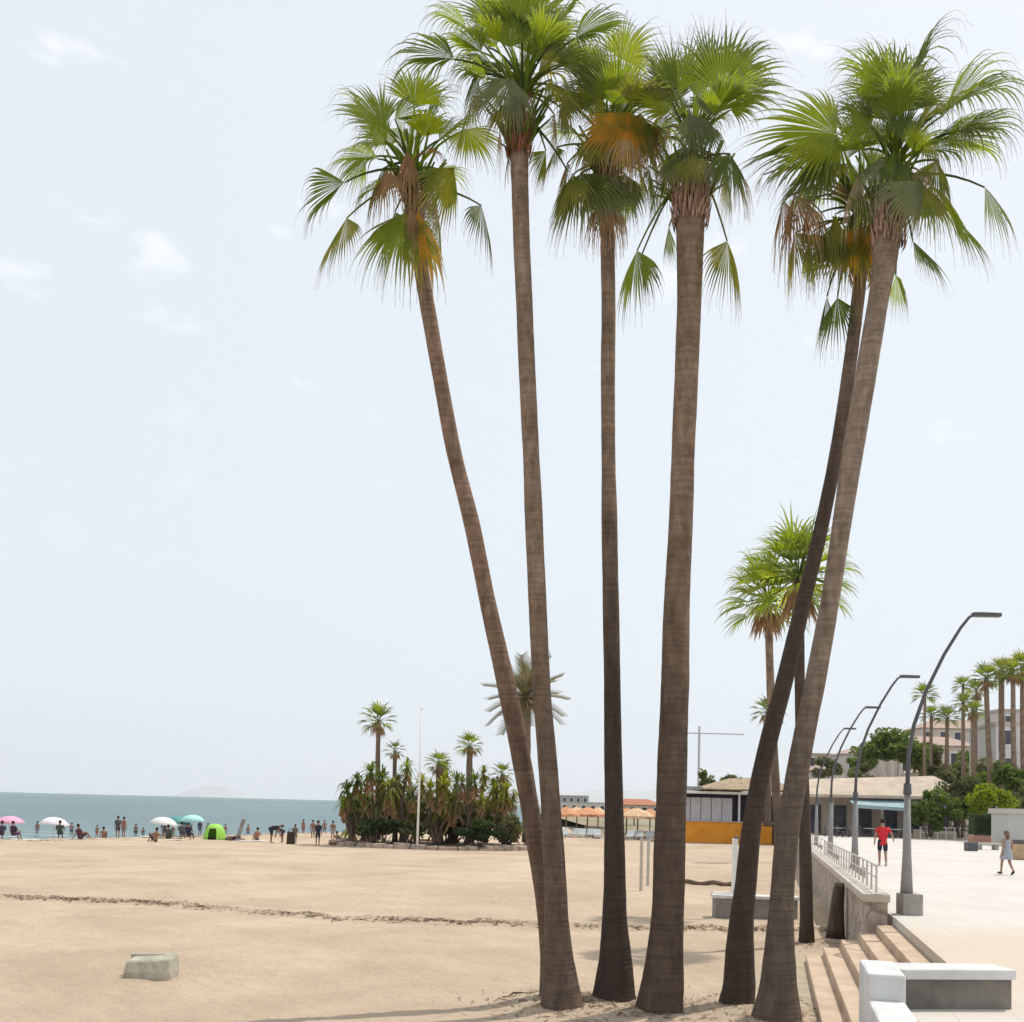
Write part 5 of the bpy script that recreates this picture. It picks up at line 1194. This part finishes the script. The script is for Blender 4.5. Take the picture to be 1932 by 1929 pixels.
HP = [(1745, 1313, 1425, 96, 30, 'hill palm crossing the arm of the nearest lamp'), (1757, 1352, 1440, 108, 24, 'small hill palm just right of the nearest lamp arm'), (1787, 1356, 1430, 108, 26, 'hill palm standing alone above the terracotta house'),
      (1817, 1296, 1440, 110, 20, 'thin hill palm with a small high crown left of the tall row'), (1818, 1328, 1450, 104, 26, 'hill palm with a double looking crown left of the tall row'), (1836, 1342, 1455, 100, 25, 'short hill palm in front of the tall row'),
      (1842, 1305, 1450, 106, 24, 'hill palm at the left end of the tall row'), (1860, 1282, 1490, 90, 30, 'tall thick hill palm leaning left in the row by the white block'), (1889, 1265, 1500, 92, 30, 'tall hill palm in front of the left corner of the white block'),
      (1911, 1272, 1510, 88, 32, 'tall hill palm with a broad crown before the white block'), (1929, 1262, 1520, 90, 36, 'tall bright crowned hill palm at the right edge')]
for i, (px, pyt, pyb, d, rr, lab) in enumerate(HP):
    b_ = P(px+(14 if i == 7 else 4 if i > 7 else 0), pyb, d); b_.z = 0 if d < 97 else hill_z(b_.x, b_.y)-.3
    fan_palm('palm_tree', lab, px, pyb, pyt, d, rr*(1.12+.09*(i % 4)), twpx=(10 if i > 6 else 6)+i % 3, cols='gda' if i < 8 else 'gdy', n=22, seed=60+i, group='palms on the hillside', base=b_, skirt=i > 3, lowseg=9, blade=.66)
# trees and shrubs on the right
p = P(1690, 1415, 112); shrub('broad_tree', 'broad green tree on the slope above the restaurant roof', p, (8, 5, 4.4), M_bushg, 71, 2600, .2, None, 18, 'tree', ground_z=hill_z(p.x, p.y))
p = P(1742, 1425, 116); shrub('broad_tree', 'olive green tree on the slope right of the nearest lamp post', p, (5.5, 4, 4), M_busho, 72, 1600, .2, None, 12, 'tree', ground_z=hill_z(p.x, p.y))
p = P(1620, 1462, 104); shrub('broad_tree', 'small dark tree at the left end of the restaurant roof', p, (3.2, 3, 2.6), M_busho, 73, 800, .17, None, 9, 'tree', ground_z=0)
p = P(1380, 1482, 118); shrub('broad_tree', 'grey green tree behind the kiosk roof', p, (4.6, 3, 2.4), M_busho, 74, 900, .2, None, 10, 'tree', ground_z=-1)
p = P(1335, 1480, 112); shrub('broad_tree', 'small loose tree behind the left corner of the kiosk', p, (2.4, 2, 3.6), M_busho, 75, 420, .2, None, 8, 'tree', ground_z=-1)
for i, (px, py, d, sz, m, lab) in enumerate([(1800, 1462, 120, (6, 4, 3.2), M_busho, 'olive tree below the cream hillside house'), (1840, 1440, 128, (6, 4, 4), M_bushg, 'green tree among the thin trunks of the hill palms'), (1770, 1462, 106, (5, 3, 2.4), M_busho, 'low dry scrub above the right end of the restaurant roof'),
    (1560, 1445, 170, (6, 4, 4), M_busho, 'grey tree between the brown tower block and the lilac house'), (1625, 1440, 150, (4.5, 4, 3.2), M_bushg, 'dark tree in front of the pinkish house'), (1880, 1470, 100, (4.5, 3, 4.5), M_busho, 'olive tree against the left corner of the white block')]):
    p = P(px, py, d); shrub('broad_tree', lab, p, sz, m, 90+i, 900, .2, None, 10, 'tree', ground_z=min(p.z-sz[2]*.5, hill_z(p.x, p.y)))
for i, (px, py, d, sz, m, lab) in enumerate([(1905, 1478, 86, (3.4, 3, 3.6), M_bushg, 'small green tree between the tall hill palms before the white block'), (1928, 1500, 84, (3, 2.4, 2.6), M_busho, 'olive shrub at the right edge above the pale hut'), (1845, 1490, 94, (4, 3, 3), M_bushg, 'dense green tree just left of the tall thick hill palm')]):
    p = P(px, py, d); shrub('broad_tree', lab, p, sz, m, 190+i, 900, .17, None, 10, 'tree', ground_z=0)
RB = 'shrubs in the planting by the promenade'
p = P(1755, 1530, 84); shrub('leafy_shrub', 'dark green shrub right of the nearest lamp post', p, (3.4, 2.4, 3.2), M_bushg, 81, 1500, .12, RB, 12, ground_z=.2)
p = P(1800, 1500, 88); shrub('leafy_shrub', 'tall olive shrub between the lamp post and the lime bush', p, (4, 2.6, 4.2), M_busho, 82, 1600, .13, RB, 12, ground_z=.2)
p = P(1812, 1530, 83); shrub('leafy_shrub', 'low mid green shrub in front of the olive one', p, (3.0, 2, 2.2), M_bushg, 83, 1100, .11, RB, 10, ground_z=.2)
p = P(1862, 1508, 82); shrub('leafy_shrub', 'bright lime bush above the dark clipped hedge', p, (4.2, 2.4, 2.6), M_bushl, 84, 1700, .12, RB, 12, ground_z=.3)
p = P(1912, 1515, 90); shrub('leafy_shrub', 'green shrubs at the foot of the white apartment block', p, (5, 2.4, 2.2), M_bushg, 85, 1200, .13, RB, 10, ground_z=.3)
# clipped hedge
p = P(1866, 1547, 76); hd = thing('clipped_hedge', 'dark boxy clipped hedge under the lime bush', 'hedge', (p.x, p.y, .35))
mb = MB(); r_ = random.Random(3)
for i in range(2600):
    q = V((r_.uniform(-1.42, 1.42), r_.uniform(-.6, .6), r_.uniform(.3, 1.75))); f = r_.randrange(3)
    if f == 0: q.y = -.6+r_.uniform(-.05, .1)
    elif f == 1: q.z = 1.75+r_.uniform(-.1, .06)
    n_ = V((r_.gauss(0, 1), r_.gauss(0, 1)-.5, r_.gauss(0, 1)+.4)).normalized(); a = n_.orthogonal().normalized(); b_ = n_.cross(a); l = r_.uniform(.05, .10)
    mb.quad(q-a*l, q+b_*l*.6, q+a*l, q-b_*l*.6)
mb.box((0, 0, .95), (2.6, 1.0, 1.3)); mb.build('foliage', M_bushd, hd)
M_terra = mat('terracotta_box', (.42, .24, .18), .9, .1, 2)
MB().box((0, 0, -.05), (2.7, 1.1, .6)).build('planter_box', M_terra, hd, bevel=.03)
# planter wall with pale railing along the back of the promenade
p0 = P(1722, 1578, 86); pw = thing('planter_wall', 'low beige planter wall in front of the shrubs at the back of the promenade', 'wall', (p0.x+3.4, 86, 0))
MB().box((0, 0, .3), (7.6, .5, .66)).build('wall_body', M_terr, pw, bevel=.02); MB().box((0, 0, .66), (7.7, .6, .09)).build('coping', M_cope, pw)
pr_ = thing('fence_rail', 'short pale railing in front of the planter wall', 'railing', (p0.x+2.2, 84.6, 0))
for i in range(7): MB().box((-2.1+i*.7, 0, .5), (.07, .07, 1.0)).build('post', M_white, pr_)
for z in (.98, .55): MB().box((0, 0, z), (4.4, .05, .07)).build('rail', M_white, pr_)
# black box and pale slab seats
p = G(1832, 1606, 0.0); o = MB().box((0, 0, .26), (.62, .5, .5)).build('black_crate', M_lampd, None, bevel=.03); o.location = p; tag(o, 'black crate standing on the pale promenade', 'crate')
p = G(1865, 1604, 0.0); sb = thing('slab_seat', 'long pale slab seat right of the black crate', 'bench', p); MB().box((0, .2, .36), (1.5, .5, .12)).build('seat', M_cope, sb, bevel=.02)
for x in (-.5, .5): MB().box((x, .2, .15), (.25, .4, .3)).build('leg', M_conc, sb)
p = G(1886, 1580, 0.0); rs = thing('red_bench', 'reddish bench below the clipped hedge', 'bench', (p.x, 66, 0)); M_redb = mat('reddish_paint', (.42, .17, .14), .7, .1, 3)
MB().box((0, 0, .45), (1.7, .45, .08)).build('seat', M_redb, rs); MB().box((0, .22, .72), (1.7, .06, .38)).build('backrest', M_redb, rs)
for x in (-.7, .7): MB().box((x, 0, .2), (.1, .4, .42)).build('leg', M_lampd, rs)
p = G(1926, 1623, 0.0); ws = thing('wooden_crate', 'light wooden planter crate at the right edge beside the person in grey', 'crate', p)
MB().box((.1, .3, .38), (.95, .6, .74)).build('crate_body', mat('pale_wood', (.48, .34, .2), .85, .15, 3, .3, 12), ws, bevel=.02); MB().box((.1, .3, .85), (.8, .5, .2)).build('dark_lid', M_lampd, ws, bevel=.03)

# ------------------------------------------------------------------ air
hz = MB(); hz.box((0, 5500, 250), (19000, 11400, 520)); hz.v = [(x, y, z if z > 0 else -9) for x, y, z in hz.v]
mh = bpy.data.materials.new('haze_air'); mh.use_nodes = True; t = mh.node_tree; t.nodes.clear()
o_ = N(t, 'ShaderNodeOutputMaterial'); pv = N(t, 'ShaderNodeVolumePrincipled'); pv.inputs['Color'].default_value = (.9, .94, 1, 1); pv.inputs['Density'].default_value = .00006; pv.inputs['Anisotropy'].default_value = .2
t.links.new(pv.outputs[0], o_.inputs['Volume'])
o = hz.build('haze', mh); struct(o, 'stuff')
S.cycles.max_bounces = 8; S.cycles.transparent_max_bounces = 8; S.cycles.volume_bounces = 2; S.cycles.use_denoising = True
